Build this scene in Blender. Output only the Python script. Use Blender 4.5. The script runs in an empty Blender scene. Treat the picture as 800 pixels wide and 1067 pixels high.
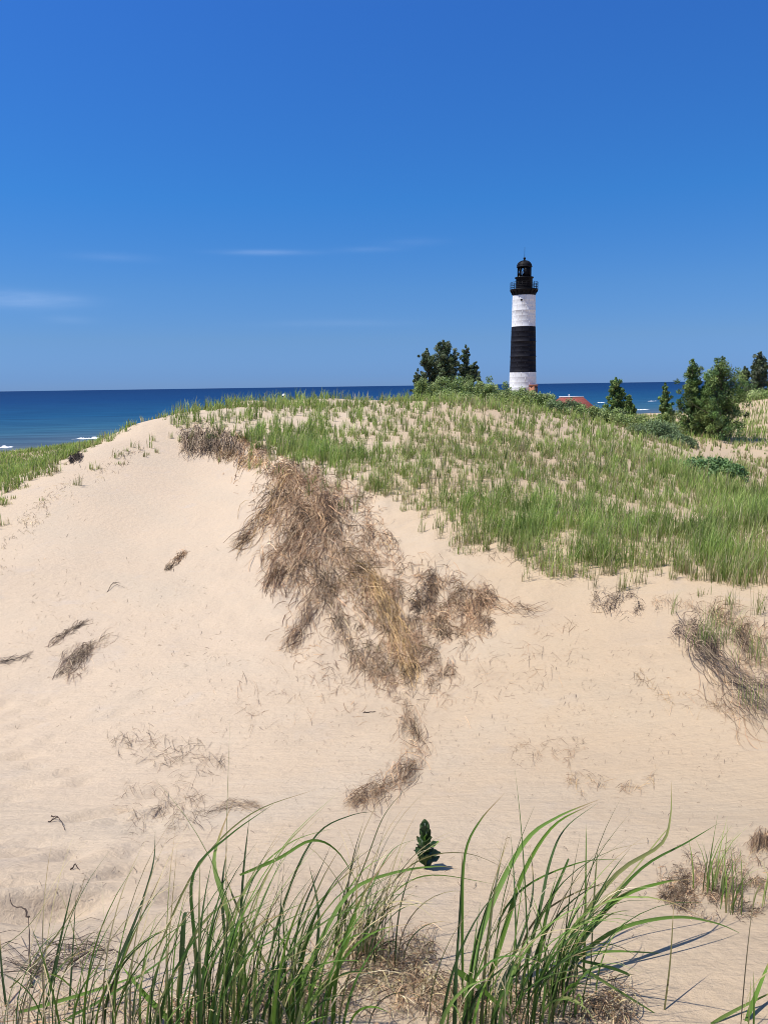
import bpy, bmesh, math, random
import numpy as np
from mathutils import Vector, Matrix

random.seed(7); rng = np.random.default_rng(7)
SC = bpy.context.scene; COL = SC.collection
EYE = 12.0                       # eye height over the lake (m)
F = 800.0; PITCH = 9.33; ROLL = 0.82
R = np.radians

# ------------------------------------------------------------------ camera
def rotm(rx, rz):
    cx, sx, cz, sz = math.cos(rx), math.sin(rx), math.cos(rz), math.sin(rz)
    X = np.array([[1,0,0],[0,cx,-sx],[0,sx,cx]]); Z = np.array([[cz,-sz,0],[sz,cz,0],[0,0,1]])
    return X @ Z
CR = rotm(R(90-PITCH), R(-ROLL))
cd = bpy.data.cameras.new('camera'); cam = bpy.data.objects.new('camera', cd); COL.objects.link(cam)
cam.matrix_world = Matrix.Translation((0,0,EYE)) @ Matrix(CR.tolist()).to_4x4()
cd.sensor_fit = 'VERTICAL'; cd.sensor_height = 36; cd.sensor_width = 27; cd.lens = 36*F/1067
cd.clip_start = .05; cd.clip_end = 120000
SC.camera = cam

def ray(u, v):
    c = np.stack([(np.asarray(u,float)-400)/F, -(np.asarray(v,float)-533.5)/F, -np.ones_like(np.asarray(u,float))], -1)
    return c @ CR.T
def P(u, v, y):                   # the point of the place seen in that direction at forward distance y
    d = ray(u, v); p = d*(np.asarray(y)/d[...,1])[...,None]; p[...,2] += EYE
    return p
def proj(x, y, z):
    p = np.stack([x, y, np.asarray(z)-EYE], -1) @ CR
    return 400+F*p[...,0]/-p[...,2], 533.5-F*p[...,1]/-p[...,2]

# ------------------------------------------------------------------ noise
def vnoise(x, y, seed=0):
    xi = np.floor(x).astype(np.int64); yi = np.floor(y).astype(np.int64); fx = x-xi; fy = y-yi
    fx = fx*fx*(3-2*fx); fy = fy*fy*(3-2*fy)
    def h(a, b):
        n = (a*374761393 + b*668265263 + seed*974634721) & 0xffffffff
        n = ((n ^ (n >> 13))*1274126177) & 0xffffffff
        return ((n ^ (n >> 16)) & 0xffff)/32767.5-1
    return (h(xi,yi)*(1-fx)+h(xi+1,yi)*fx)*(1-fy)+(h(xi,yi+1)*(1-fx)+h(xi+1,yi+1)*fx)*fy
def fbm(x, y, seed=0, o=3):
    s = 0; a = 1
    for k in range(o):
        s = s + a*vnoise(x*2**k+17.3*k, y*2**k-9.1*k, seed+k); a *= .5
    return s
def smooth(a, b, x):
    t = np.clip((x-a)/(b-a), 0, 1); return t*t*(3-2*t)

# ------------------------------------------------------------------ terrain
# heights of the dunes are surveyed points (direction, distance); a thin-plate surface runs through them
A = []
def a(u, v, y): A.append(P(u, v, y).tolist())
def w(x, y, z): A.append([x, y, z])
for u in (-260, 0, 200, 400, 600, 800, 1060):
    a(u, 1100, 1.62); a(u, 1040, 1.88); a(u, 985, 2.3)
for v, ys in ((930, (3.0,3.05,3.1,3.1,3.05,2.95,2.9)), (880, (4.15,4.15,4.1,3.95,3.8,3.65,3.5)),
              (820, (6.1,6.05,5.9,5.75,5.4,4.95,4.55)), (760, (8.3,8.2,8.0,7.75,7.1,6.2,5.6)),
              (700, (10.7,10.6,10.4,9.9,8.9,7.7,6.9)), (650, (13.1,12.8,12.8,11.9,10.7,9.3,8.4)),
              (600, (15.6,14.7,15.2,14.0,12.5,11.2,10.0)), (550, (19.2,18.4,18.9,16.7,15.0,14.4,12.9))):
    for u, y in zip((-260, 0, 200, 400, 600, 800, 1060), ys): a(u, v, y)
for u, v, y in ((0,520,20.5),(50,490,23),(100,465,26),(150,443,30),(180,432,33),(100,510,21),(200,500,23.5),(200,460,28.5),(250,480,25),
    (250,425,37),(300,418,44),(300,450,30),(300,480,23),(350,417,46),(400,500,19.5),(400,470,24.5),(400,440,33),(400,418,46),
    (450,418,50),(500,420,53),(500,440,36),(500,480,22.5),(500,520,17.5),(560,427,54),(590,435,51),(620,441,51),(600,440,45),(600,470,27.5),(600,510,19),(600,560,14.2),
    (660,462,40),(700,478,34),(700,510,22.5),(700,550,15.5),(750,500,28),(800,522,23),(800,500,30),(800,580,12.2),
    (-260,640,13.6),(900,540,22),(1060,560,16),
    (720,458,56),(760,470,52),(800,482,46),(800,455,60),(800,430,78),(760,420,95),(800,416,100),(860,418,96),(1060,430,80),(1060,480,45)):
    a(u, v, y)
for u, v in ((230,428),(270,426),(300,424),(350,423),(400,422),(450,423),(500,427)): a(u, v, 39.5)
for u, v in ((250,424),(300,420.5),(350,420),(400,420),(450,420)): a(u, v, 42.5)
for q in ((0,514,26),(40,497,27),(0,517,29),(640,441,60),(640,443,68),(680,446,80),(720,448,80),(720,444,100),(680,440,100),(0,477,116),(45,470,116),(85,464.5,116),(0,500,66),(50,492,66)): a(*q)
# behind the ridge lines and towards the shore
for q in ((-8,44,8.4),(-15,40,6.2),(-22,44,4.6),(-14,60,5.6),(-20,85,3.6),(-10,54,9.0),(-6,53,9.75),(-3,60,9.3),(3,62,9.6),
          (6,66,10.2),(12,72,9.9),(0,85,7.5),(20,95,8.0),(34,70,7.9),(30,110,6.6),(48,118,6.3),(22,76,8.8),(16,92,7.8),(15,130,6.6),(31,172,6.4),(40,182,4.0),(55,170,4.2),
          (20,200,3.5),(-20,120,3.2),(-30,150,1.6),(-80,140,.9),(-60,165,.2),(-78,158,-.1),(-100,180,-1.5),(-40,178,.1),(-60,210,-1.6),
          (0,220,.6),(-5,240,-.6),(50,250,.7),(90,268,.9),(62,225,2.2),(75,200,3.2),(50,140,5.4),(60,120,6.4),(110,283,0.1),(95,296,-.9),(130,250,1.6),(150,320,-.5),
          (60,300,-2),(0,300,-2.5),(120,400,-3),(-150,300,-3),(0,420,-3),(90,170,6.5),(150,200,4),(260,330,1),(200,150,7),(75,110,9.6)):
    w(*q)
for t in (60, 90, 130, 170, -60, -90, -130, -170):
    for r, z in ((1.2,10.4),(4,9.6 if t > 0 else 9.2),(12,9.0 if t > 0 else 7.9),(40,8.6 if t > 0 else 5.6),(140,8 if t > 0 else .8),(400,5 if t > 0 else -3)):
        w(r*math.sin(R(t)), r*math.cos(R(t)), z)
w(0,.25,EYE-1.6); w(.3,0,EYE-1.6); w(-.3,0,EYE-1.6)
A = np.array(A)
def warp(x, y): return np.stack([np.arctan2(x, y), np.log(np.hypot(x, y)+.3)], -1)
def tpsk(d2): return np.where(d2 > 0, .5*d2*np.log(d2+1e-12), 0)
AW = warp(A[:,0], A[:,1]); n = len(A)
K = tpsk(((AW[:,None]-AW[None])**2).sum(-1)) + 2e-4*np.eye(n)
M = np.zeros((n+3, n+3)); M[:n,:n] = K; M[:n,n] = 1; M[:n,n+1:] = AW; M[n:,:n] = M[:n,n:].T
sol = np.linalg.solve(M, np.concatenate([A[:,2], np.zeros(3)]))
TH = np.concatenate([np.arange(-180,-37,1.5), np.arange(-37,37,.15), np.arange(37,180.1,1.5)]); TH = R(TH)
RR = np.exp(np.arange(math.log(.3), math.log(720), .0122))
TT, RG = np.meshgrid(TH, RR); GX = RG*np.sin(TT); GY = RG*np.cos(TT)
q = warp(GX, GY).reshape(-1,2); GZ = np.empty(len(q))
for s in range(0, len(q), 40000):
    c = q[s:s+40000]; GZ[s:s+40000] = tpsk(((c[:,None]-AW[None])**2).sum(-1)) @ sol[:n] + sol[n] + c @ sol[n+1:]
GZ = GZ.reshape(GX.shape)
far = smooth(330, 480, RG)*(smooth(-.55,-.2,-TT)*0+1)
off = (GX+75)*-.566+(GY-158)*.825
GZ = np.where(off > 40, GZ*(1-smooth(40,160,off)) + (-4)*smooth(40,160,off), GZ)
GZ = np.clip(GZ, -6, 14)
def bump(u, v, y, amp, su, sv):   # a real mound of that height under the root mats
    global GZ
    c = P(u, v, y); GZ = GZ + amp*np.exp(-((GX-c[0])/su)**2-((GY-c[1])/sv)**2)
near = 1-smooth(60, 160, RG)
GZ += near*(.05*fbm(GX/2.3, GY/2.3, 1, 2) + .010*fbm(GX/.55, GY/.55, 5, 2)*(1-smooth(10,30,RG)))
GZ += .35*fbm(GX/9, GY/9, 21, 2)*smooth(60,90,RG)*(1-smooth(-1,2,off))
pu, pv = proj(GX, np.maximum(GY,.2), GZ)
# trampled, rooty ground under the mats is lumpier
lump = np.exp(-((pu-400)/150)**2-((pv-620)/90)**2) + np.exp(-((pu-330)/60)**2-((pv-540)/50)**2) + np.exp(-((pu-740)/90)**2-((pv-690)/50)**2)
lump *= (GY > 5)*(GY < 24)
GZ += np.clip(lump,0,1)*.07*fbm(GX/.5, GY/.5, 31, 3)
# old softened footprints on the lower left
for k in range(85):
    u = rng.uniform(-60,190); v = rng.uniform(690,960)
    if u > 60 and v < 760 and rng.random() < .6: continue
    y = np.interp(v, [690,760,820,880,930,960], [9.6,7.7,6.1,4.4,3.0,2.6]); c = P(u, v, y)
    aa = R(rng.uniform(20,60)); dx = GX-c[0]; dy = GY-c[1]; l = (dx*math.cos(aa)+dy*math.sin(aa))/rng.uniform(.12,.2); s = (-dx*math.sin(aa)+dy*math.cos(aa))/rng.uniform(.07,.1)
    GZ += -.045*np.exp(-l*l-s*s) + .022*np.exp(-l*l-(s-1.7)**2)
LR0 = math.log(.3)
def H(x, y):
    x = np.asarray(x,float); y = np.asarray(y,float)
    ti = np.interp(np.arctan2(x,y), TH, np.arange(len(TH))); ri = np.clip((np.log(np.hypot(x,y)+1e-9)-LR0)/.0122, 0, len(RR)-1.001)
    t0 = np.minimum(ti.astype(int), len(TH)-2); r0 = ri.astype(int); ft = ti-t0; fr = ri-r0
    return (GZ[r0,t0]*(1-ft)+GZ[r0,t0+1]*ft)*(1-fr)+(GZ[r0+1,t0]*(1-ft)+GZ[r0+1,t0+1]*ft)*fr
def G(u, v):                       # the ground seen in that direction (first hit)
    u = np.atleast_1d(np.asarray(u,float)); v = np.atleast_1d(np.asarray(v,float)); d = ray(u, v); d = d/d[:,1:2]
    res = np.full(len(u), np.nan); prev = None; lo = np.full(len(u), .8)
    ys = np.exp(np.linspace(math.log(.8), math.log(500), 420))
    alive = np.ones(len(u), bool)
    for i in range(1, len(ys)):
        y = ys[i]; below = alive & (EYE+d[:,2]*y < H(d[:,0]*y, np.full(len(u), y)))
        if below.any():
            a0 = np.full(below.sum(), ys[i-1]); b0 = np.full(below.sum(), y); db = d[below]
            for _ in range(12):
                m = (a0+b0)/2; bl = EYE+db[:,2]*m < H(db[:,0]*m, m); b0 = np.where(bl, m, b0); a0 = np.where(bl, a0, m)
            res[below] = b0; alive &= ~below
        if not alive.any(): break
    res = np.where(np.isnan(res), 60, res); x = d[:,0]*res
    return np.stack([x, res, H(x, res)], -1)

# the eroded lip: the grassy top breaks off along a small scarp above the slip face
lp = G(*np.array([(150,446),(185,455),(230,470),(268,482),(300,496),(330,520),(352,548),(385,592),(430,606),(480,618),(540,634)],float).T)[:,:2]
best = np.full(GX.shape,1e9); sgn = np.zeros(GX.shape); al = np.zeros(GX.shape)
wx = GX+.22*fbm(GX/.8,GY/.8,91,2); wy = GY+.22*fbm(GX/.8+40,GY/.8,92,2)
for k in range(len(lp)-1):
    p, q_ = lp[k], lp[k+1]; dv = q_-p; l2_ = (dv**2).sum(); t = np.clip(((wx-p[0])*dv[0]+(wy-p[1])*dv[1])/l2_,0,1); ddx = wx-p[0]-t*dv[0]; ddy = wy-p[1]-t*dv[1]; dd_ = np.hypot(ddx,ddy); m_ = dd_ < best
    best = np.where(m_,dd_,best); sgn = np.where(m_,np.sign(dv[0]*ddy-dv[1]*ddx),sgn); al = np.where(m_,(k+t)/(len(lp)-1),al)
GZ += np.tanh(best/.22)*sgn*np.exp(-best/1.3)*.17*np.sin(np.pi*np.clip(al*.96+.04,0,1))**.5*(GY > 5)*(GY < 40)

# ------------------------------------------------------------------ helpers
def mesh_np(name, verts, faces, mats=(), parent=None, smooth_=False, col=None, matidx=None, link=True):
    me = bpy.data.meshes.new(name); verts = np.asarray(verts, np.float32); me.vertices.add(len(verts)); me.vertices.foreach_set('co', verts.ravel())
    if isinstance(faces, np.ndarray):
        k = faces.shape[1]; nf = len(faces); fl = faces.ravel(); st = np.arange(nf)*k; tot = np.full(nf, k)
    else:
        tot = np.array([len(f) for f in faces]); st = np.concatenate([[0], np.cumsum(tot)[:-1]]); fl = np.concatenate([np.asarray(f) for f in faces]); nf = len(faces)
    me.loops.add(len(fl)); me.loops.foreach_set('vertex_index', fl.astype(np.int32))
    me.polygons.add(nf); me.polygons.foreach_set('loop_start', st.astype(np.int32)); me.polygons.foreach_set('loop_total', tot.astype(np.int32))
    if matidx is not None: me.polygons.foreach_set('material_index', np.asarray(matidx, np.int32))
    me.update(calc_edges=True)
    if smooth_: me.polygons.foreach_set('use_smooth', np.ones(nf, bool))
    if col is not None:
        at = me.attributes.new('Col', 'FLOAT_COLOR', 'POINT'); c4 = np.ones((len(verts),4), np.float32); c4[:,:3] = col; at.data.foreach_set('color', c4.ravel())
    for m in (mats if isinstance(mats,(list,tuple)) else [mats]): me.materials.append(m)
    o = bpy.data.objects.new(name, me); COL.objects.link(o)
    if parent: o.parent = parent
    return o
def tag(o, label=None, cat=None, group=None, kind=None):
    for k, v in (('label',label),('category',cat),('group',group),('kind',kind)):
        if v: o[k] = v
    return o
def empty(name, loc, label, cat, group=None):
    o = bpy.data.objects.new(name, None); COL.objects.link(o); o.location = [float(c) for c in loc]; o.empty_display_size = .2
    return tag(o, label, cat, group)
class MB:
    def __init__(s): s.v = []; s.f = []; s.n = 0
    def add(s, v, f):
        v = np.asarray(v, float); s.v.append(v); s.f += [[i+s.n for i in q] for q in f]; s.n += len(v); return s
    def lathe(s, prof, seg=40, c=(0,0,0), cap0=False, cap1=False, a0=0, a1=2*math.pi):
        full = abs(a1-a0-2*math.pi) < 1e-6; na = seg if full else seg+1
        an = a0+(a1-a0)*np.arange(na)/seg; v = [[c[0]+r*math.cos(t), c[1]+r*math.sin(t), c[2]+z] for r, z in prof for t in an]
        f = [[i*na+j, i*na+(j+1)%na, (i+1)*na+(j+1)%na, (i+1)*na+j] for i in range(len(prof)-1) for j in range(seg)]
        if cap0: f.append(list(range(na))[::-1])
        if cap1: f.append([(len(prof)-1)*na+j for j in range(na)])
        return s.add(v, f)
    def box(s, x0, x1, y0, y1, z0, z1):
        v = [(x,y,z) for z in (z0,z1) for x, y in ((x0,y0),(x1,y0),(x1,y1),(x0,y1))]
        return s.add(v, [[0,3,2,1],[4,5,6,7],[0,1,5,4],[1,2,6,5],[2,3,7,6],[3,0,4,7]])
    def tube(s, pts, rad, seg=6, cap=True):
        pts = np.asarray(pts, float); rad = np.broadcast_to(np.asarray(rad, float), len(pts)); v = []
        for i, p in enumerate(pts):
            t = pts[min(i+1,len(pts)-1)]-pts[max(i-1,0)]; t = t/(np.linalg.norm(t)+1e-9)
            e = np.cross(t, [0,0,1] if abs(t[2]) < .9 else [1,0,0]); e /= np.linalg.norm(e); b = np.cross(t, e)
            for k in range(seg):
                g = 2*math.pi*k/seg; v.append(p+rad[i]*(e*math.cos(g)+b*math.sin(g)))
        m = len(pts); f = [[i*seg+k, i*seg+(k+1)%seg, (i+1)*seg+(k+1)%seg, (i+1)*seg+k] for i in range(m-1) for k in range(seg)]
        if cap: f += [list(range(seg))[::-1], [(m-1)*seg+k for k in range(seg)]]
        return s.add(v, f)
    def build(s, name, mat, parent=None, sm=False, **k): return mesh_np(name, np.concatenate(s.v), s.f, mat, parent, sm, **k)

# ------------------------------------------------------------------ materials
def nodes(name):
    m = bpy.data.materials.new(name); m.use_nodes = True; nt = m.node_tree; b = nt.nodes['Principled BSDF']; return m, nt, b
def N(nt, t, **k):
    x = nt.nodes.new(t)
    for a_, v in k.items():
        if a_.startswith('i_'):
            key = a_[2:].replace('_',' '); x.inputs[int(key) if key.isdigit() else key].default_value = v
        else: setattr(x, a_, v)
    return x
def ramp(nt, fac, stops):
    r = N(nt, 'ShaderNodeValToRGB'); e = r.color_ramp.elements
    while len(e) < len(stops): e.new(.5)
    for el, (p, c) in zip(e, stops): el.position = p; el.color = (*c, 1) if len(c) == 3 else c
    nt.links.new(fac, r.inputs[0]); return r
def noisy(name, c0, c1, scale=3, rough=.7, bumps=0, bscale=40, spec=.3, metal=0, det=4):
    m, nt, b = nodes(name); tc = N(nt, 'ShaderNodeTexCoord'); nz = N(nt, 'ShaderNodeTexNoise', i_Scale=scale, i_Detail=det); nt.links.new(tc.outputs['Object'], nz.inputs[0])
    r = ramp(nt, nz.outputs[0], [(.32,c0),(.68,c1)]); nt.links.new(r.outputs[0], b.inputs['Base Color'])
    b.inputs['Roughness'].default_value = rough; b.inputs['Specular IOR Level'].default_value = spec; b.inputs['Metallic'].default_value = metal
    if bumps:
        n2 = N(nt, 'ShaderNodeTexNoise', i_Scale=bscale, i_Detail=5); nt.links.new(tc.outputs['Object'], n2.inputs[0])
        bp = N(nt, 'ShaderNodeBump', i_Strength=1, i_Distance=bumps); nt.links.new(n2.outputs[0], bp.inputs['Height']); nt.links.new(bp.outputs[0], b.inputs['Normal'])
    return m
def leafy(name, trans=.3, rough=.55, spec=.3):
    m, nt, b = nodes(name); at = N(nt, 'ShaderNodeAttribute', attribute_name='Col'); nt.links.new(at.outputs['Color'], b.inputs['Base Color'])
    b.inputs['Roughness'].default_value = rough; b.inputs['Specular IOR Level'].default_value = spec
    if trans:
        t = N(nt, 'ShaderNodeBsdfTranslucent'); mx = N(nt, 'ShaderNodeMixShader', i_0=trans); out = nt.nodes['Material Output']
        hs = N(nt, 'ShaderNodeHueSaturation', i_Hue=.49, i_Saturation=1.1, i_Value=1.25); nt.links.new(at.outputs['Color'], hs.inputs['Color']); nt.links.new(hs.outputs[0], t.inputs['Color'])
        nt.links.new(b.outputs[0], mx.inputs[1]); nt.links.new(t.outputs[0], mx.inputs[2]); nt.links.new(mx.outputs[0], out.inputs[0])
    return m
M_grass = leafy('grass_blade', .38, .62, .22); M_leaf = leafy('leaf', .22, .5, .3); M_needle = leafy('needle', .1, .6, .2); M_straw = leafy('straw', .12, .8, .15)
M_milk = leafy('waxy_leaf', .25, .45, .35)
M_white = noisy('white_paint', (.70,.70,.70), (.80,.80,.795), .6, .5, .004, 6)
def streaks(m, col):
    nt = m.node_tree; b = nt.nodes['Principled BSDF']; src = b.inputs['Base Color'].links[0].from_socket; tc = N(nt,'ShaderNodeTexCoord'); mp = N(nt,'ShaderNodeMapping'); mp.inputs['Scale'].default_value = (1.6,1.6,.16); nt.links.new(tc.outputs['Object'],mp.inputs[0])
    nz = N(nt,'ShaderNodeTexNoise',i_Scale=1.0,i_Detail=5,i_Roughness=.65); nt.links.new(mp.outputs[0],nz.inputs[0]); rr = ramp(nt,nz.outputs[0],[(.52,(0,0,0)),(.75,(.6,.6,.6))]); mx = N(nt,'ShaderNodeMix',data_type='RGBA'); nt.links.new(rr.outputs[0],mx.inputs[0]); nt.links.new(src,mx.inputs[6]); mx.inputs[7].default_value = (*col,1); nt.links.new(mx.outputs[2],b.inputs['Base Color'])
streaks(M_white,(.46,.40,.34))
M_black = noisy('black_paint', (.008,.008,.012), (.015,.015,.021), .8, .65, .004, 6, .12)
M_blackmetal = noisy('black_iron', (.005,.005,.007), (.010,.010,.013), 1.5, .6, 0, 6, .12)
M_brick = noisy('brick', (.36,.14,.08), (.45,.2,.12), 2.2, .85); M_roof = noisy('red_roof', (.20,.05,.038), (.28,.075,.055), 1.4, .8); M_dark = noisy('dark_wood', (.02,.018,.016), (.035,.03,.026), 2, .7)
M_ridge = noisy('pale_ridge', (.7,.7,.7), (.8,.8,.8), 1, .6); M_wall = noisy('pale_brick', (.55,.5,.4), (.62,.56,.46), 1.2, .85)
M_bark = noisy('bark', (.06,.045,.035), (.13,.10,.08), 5, .9, .01, 20); M_twig = noisy('twig', (.045,.032,.026), (.10,.075,.06), 15, .9, 0, 40, .08)
M_stem = noisy('green_stem', (.09,.13,.05), (.14,.17,.08), 20, .6)
def glass():
    m, nt, b = nodes('lantern_glass'); out = nt.nodes['Material Output']
    t = N(nt, 'ShaderNodeBsdfTransparent'); g = N(nt, 'ShaderNodeBsdfGlossy', i_Roughness=.03); fr = N(nt, 'ShaderNodeFresnel', i_IOR=1.45); mx = N(nt, 'ShaderNodeMixShader')
    nt.links.new(fr.outputs[0], mx.inputs[0]); nt.links.new(t.outputs[0], mx.inputs[1]); nt.links.new(g.outputs[0], mx.inputs[2]); nt.links.new(mx.outputs[0], out.inputs[0]); return m
M_glass = glass()
def sand():
    m, nt, b = nodes('dune_sand'); L = nt.links.new; tc = N(nt, 'ShaderNodeTexCoord'); po = tc.outputs['Object']
    n1 = N(nt, 'ShaderNodeTexNoise', i_Scale=.55, i_Detail=6, i_Roughness=.6); n2 = N(nt, 'ShaderNodeTexNoise', i_Scale=34, i_Detail=8, i_Roughness=.75); n3 = N(nt, 'ShaderNodeTexNoise', i_Scale=1.1, i_Detail=5, i_Distortion=1.2)
    for x in (n1, n2, n3): L(po, x.inputs[0])
    r1 = ramp(nt, n1.outputs[0], [(.3,(.50,.405,.298)),(.55,(.53,.416,.298)),(.75,(.49,.392,.291))])
    r2 = ramp(nt, n2.outputs[0], [(.32,(.84,.83,.82)),(.6,(1.05,1.05,1.05))]); mu = N(nt, 'ShaderNodeMix', data_type='RGBA', blend_type='MULTIPLY'); mu.inputs[0].default_value = .55
    L(r1.outputs[0], mu.inputs[6]); L(r2.outputs[0], mu.inputs[7])
    # dark mineral grains gathered in faint blue-grey streaks
    r3 = ramp(nt, n3.outputs[0], [(.60,(0,0,0)),(.78,(.42,.42,.42))]); mg = N(nt, 'ShaderNodeMix', data_type='RGBA'); L(r3.outputs[0], mg.inputs[0]); L(mu.outputs[2], mg.inputs[6]); mg.inputs[7].default_value = (.46,.40,.345,1)
    # the trampled rooty side is a more ochre sand than the freshly blown side
    gx = N(nt, 'ShaderNodeSeparateXYZ'); L(po, gx.inputs[0]); nx_ = N(nt, 'ShaderNodeMath', operation='MULTIPLY_ADD', i_1=5.0); L(n1.outputs[0], nx_.inputs[0]); L(gx.outputs['X'], nx_.inputs[2])
    rx = N(nt, 'ShaderNodeMapRange'); rx.inputs[1].default_value = .5; rx.inputs[2].default_value = 4.6; L(nx_.outputs[0], rx.inputs[0]); mo = N(nt, 'ShaderNodeMix', data_type='RGBA', blend_type='MULTIPLY'); L(rx.outputs[0], mo.inputs[0]); L(mg.outputs[2], mo.inputs[6]); mo.inputs[7].default_value = (.89,.86,.80,1)
    L(mo.outputs[2], b.inputs['Base Color']); b.inputs['Roughness'].default_value = .95; b.inputs['Specular IOR Level'].default_value = .12
    nb = N(nt, 'ShaderNodeTexNoise', i_Scale=7, i_Detail=9, i_Roughness=.68); L(po, nb.inputs[0]); bp = N(nt, 'ShaderNodeBump', i_Strength=1.0, i_Distance=.035); L(nb.outputs[0], bp.inputs['Height'])
    mp = N(nt, 'ShaderNodeMapping'); mp.inputs['Rotation'].default_value = (0,0,R(-38)); mp.inputs['Scale'].default_value = (1,4.2,1); L(po, mp.inputs[0])
    nw = N(nt, 'ShaderNodeTexNoise', i_Scale=2.0, i_Detail=3); L(mp.outputs[0], nw.inputs[0]); b2 = N(nt, 'ShaderNodeBump', i_Strength=.38, i_Distance=.05); L(nw.outputs[0], b2.inputs['Height']); L(bp.outputs[0], b2.inputs['Normal']); L(b2.outputs[0], b.inputs['Normal'])
    return m
M_sand = sand()
def water():
    m, nt, b = nodes('lake_water'); L = nt.links.new; ge = N(nt, 'ShaderNodeNewGeometry')
    dt = N(nt, 'ShaderNodeVectorMath', operation='DOT_PRODUCT'); dt.inputs[1].default_value = (-.566,.825,0); L(ge.outputs['Position'], dt.inputs[0])
    nz = N(nt, 'ShaderNodeTexNoise', i_Scale=.012, i_Detail=5); mp = N(nt, 'ShaderNodeMapping'); mp.inputs['Rotation'].default_value = (0,0,R(-34)); mp.inputs['Scale'].default_value = (.35,1.6,1); L(ge.outputs['Position'], mp.inputs[0]); L(mp.outputs[0], nz.inputs[0])
    ad = N(nt, 'ShaderNodeMath', operation='MULTIPLY_ADD', i_1=70.0); L(nz.outputs[0], ad.inputs[0]); L(dt.outputs['Value'], ad.inputs[2])
    lg = N(nt, 'ShaderNodeMath', operation='SUBTRACT', i_1=208.0); L(ad.outputs[0], lg.inputs[0]); mxm = N(nt, 'ShaderNodeMath', operation='MAXIMUM', i_1=1.0); L(lg.outputs[0], mxm.inputs[0])
    ln = N(nt, 'ShaderNodeMath', operation='LOGARITHM', i_1=10.0); L(mxm.outputs[0], ln.inputs[0]); dv = N(nt, 'ShaderNodeMath', operation='DIVIDE', i_1=4.0); L(ln.outputs[0], dv.inputs[0])
    rc = ramp(nt, dv.outputs[0], [(.2,(.10,.12,.125)),(.36,(.066,.100,.130)),(.47,(.028,.09,.14)),(.58,(.008,.056,.125)),(.72,(.003,.027,.095)),(.9,(.002,.016,.070))])
    n4 = N(nt, 'ShaderNodeTexNoise', i_Scale=.09, i_Detail=6); mp2 = N(nt, 'ShaderNodeMapping'); mp2.inputs['Rotation'].default_value = (0,0,R(-34)); mp2.inputs['Scale'].default_value = (.3,1.5,1); L(ge.outputs['Position'], mp2.inputs[0]); L(mp2.outputs[0], n4.inputs[0])
    r4 = ramp(nt, n4.outputs[0], [(.35,(.6,.62,.68)),(.65,(1.3,1.28,1.2))]); mu = N(nt, 'ShaderNodeMix', data_type='RGBA', blend_type='MULTIPLY'); mu.inputs[0].default_value = .8; L(rc.outputs[0], mu.inputs[6]); L(r4.outputs[0], mu.inputs[7])
    L(mu.outputs[2], b.inputs['Base Color']); b.inputs['Roughness'].default_value = .4; b.inputs['Specular IOR Level'].default_value = .07; b.inputs['IOR'].default_value = 1.33
    bp = N(nt, 'ShaderNodeBump', i_Strength=.8, i_Distance=.6); L(n4.outputs[0], bp.inputs['Height']); L(bp.outputs[0], b.inputs['Normal']); return m
M_water = water(); M_foam = noisy('foam', (.7,.72,.73), (.86,.87,.87), 1.2, .8)

# ------------------------------------------------------------------ ground, lake
nr, nth = GX.shape
ext = [(1500,-5),(6000,-8),(40000,-10)]
V = [np.stack([GX,GY,GZ],-1).reshape(-1,3)]
for r, z in ext:
    zz = np.full(nth, float(z)); V.append(np.stack([r*np.sin(TH), r*np.cos(TH), zz],-1))
V.append(np.array([[0,0,GZ[0].mean()]])); V = np.concatenate(V); rows = nr+len(ext)
i, j = np.meshgrid(np.arange(rows-1), np.arange(nth-1), indexing='ij'); i = i.ravel(); j = j.ravel()
Fq = np.stack([i*nth+j, i*nth+j+1, (i+1)*nth+j+1, (i+1)*nth+j], -1)[:, ::-1]
faces = [f for f in Fq]; ce = len(V)-1; faces += [np.array([ce, k+1, k]) for k in range(nth-1)]
tag(mesh_np('dune_ground', V, faces, M_sand, smooth_=True), 'pale tan sand dune sloping down from the grassy crest to the lake', 'sand dune', kind='structure')
wr = [20,60,120,200,350,700,1500,4000,12000,40000,90000]; seg = 96
wv = [[0,0,0]]+[[r*math.cos(2*math.pi*k/seg), r*math.sin(2*math.pi*k/seg), 0] for r in wr for k in range(seg)]
wf = [[0,1+k,1+(k+1)%seg] for k in range(seg)]+[[1+a_*seg+k, 1+(a_+1)*seg+k, 1+(a_+1)*seg+(k+1)%seg, 1+a_*seg+(k+1)%seg] for a_ in range(len(wr)-1) for k in range(seg)]
tag(mesh_np('lake_water', wv, wf, M_water), 'deep blue lake reaching the horizon, greyer at the shore', 'lake', kind='structure')
def wave(u, v, L_, label, hgt=.45):
    d = ray(u, v); t = -EYE/d[2]; c = d*t; ax = np.array([.825,.566]); nx = np.array([-.566,.825]); vs = []; fs = []; ns = 40; prof = [(-1.1,-.02),(-.7,.55),(-.2,1),(.3,.6),(1.2,.12),(2.2,-.02)]
    for k in range(ns+1):
        s = k/ns*2-1; e = max(0,1-abs(s)**2.2)*max(.12,.55+.6*float(fbm(np.array(s*7+u), np.array(v*.3), 3, 3)))
        m = c[:2]+ax*s*L_/2+nx*.7*math.sin(s*4+u)
        for o_, h_ in prof: p = m-nx*o_*e*1.3; vs.append((p[0],p[1],.005+h_*hgt*e+.004*(h_>0)))
    q = len(prof)
    for k in range(ns):
        for g in range(q-1): fs.append([k*q+g, k*q+g+1, (k+1)*q+g+1, (k+1)*q+g])
    tag(mesh_np('breaking_wave', vs, fs, M_foam, smooth_=True), label, 'wave', 'small waves breaking near the shore')
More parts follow.
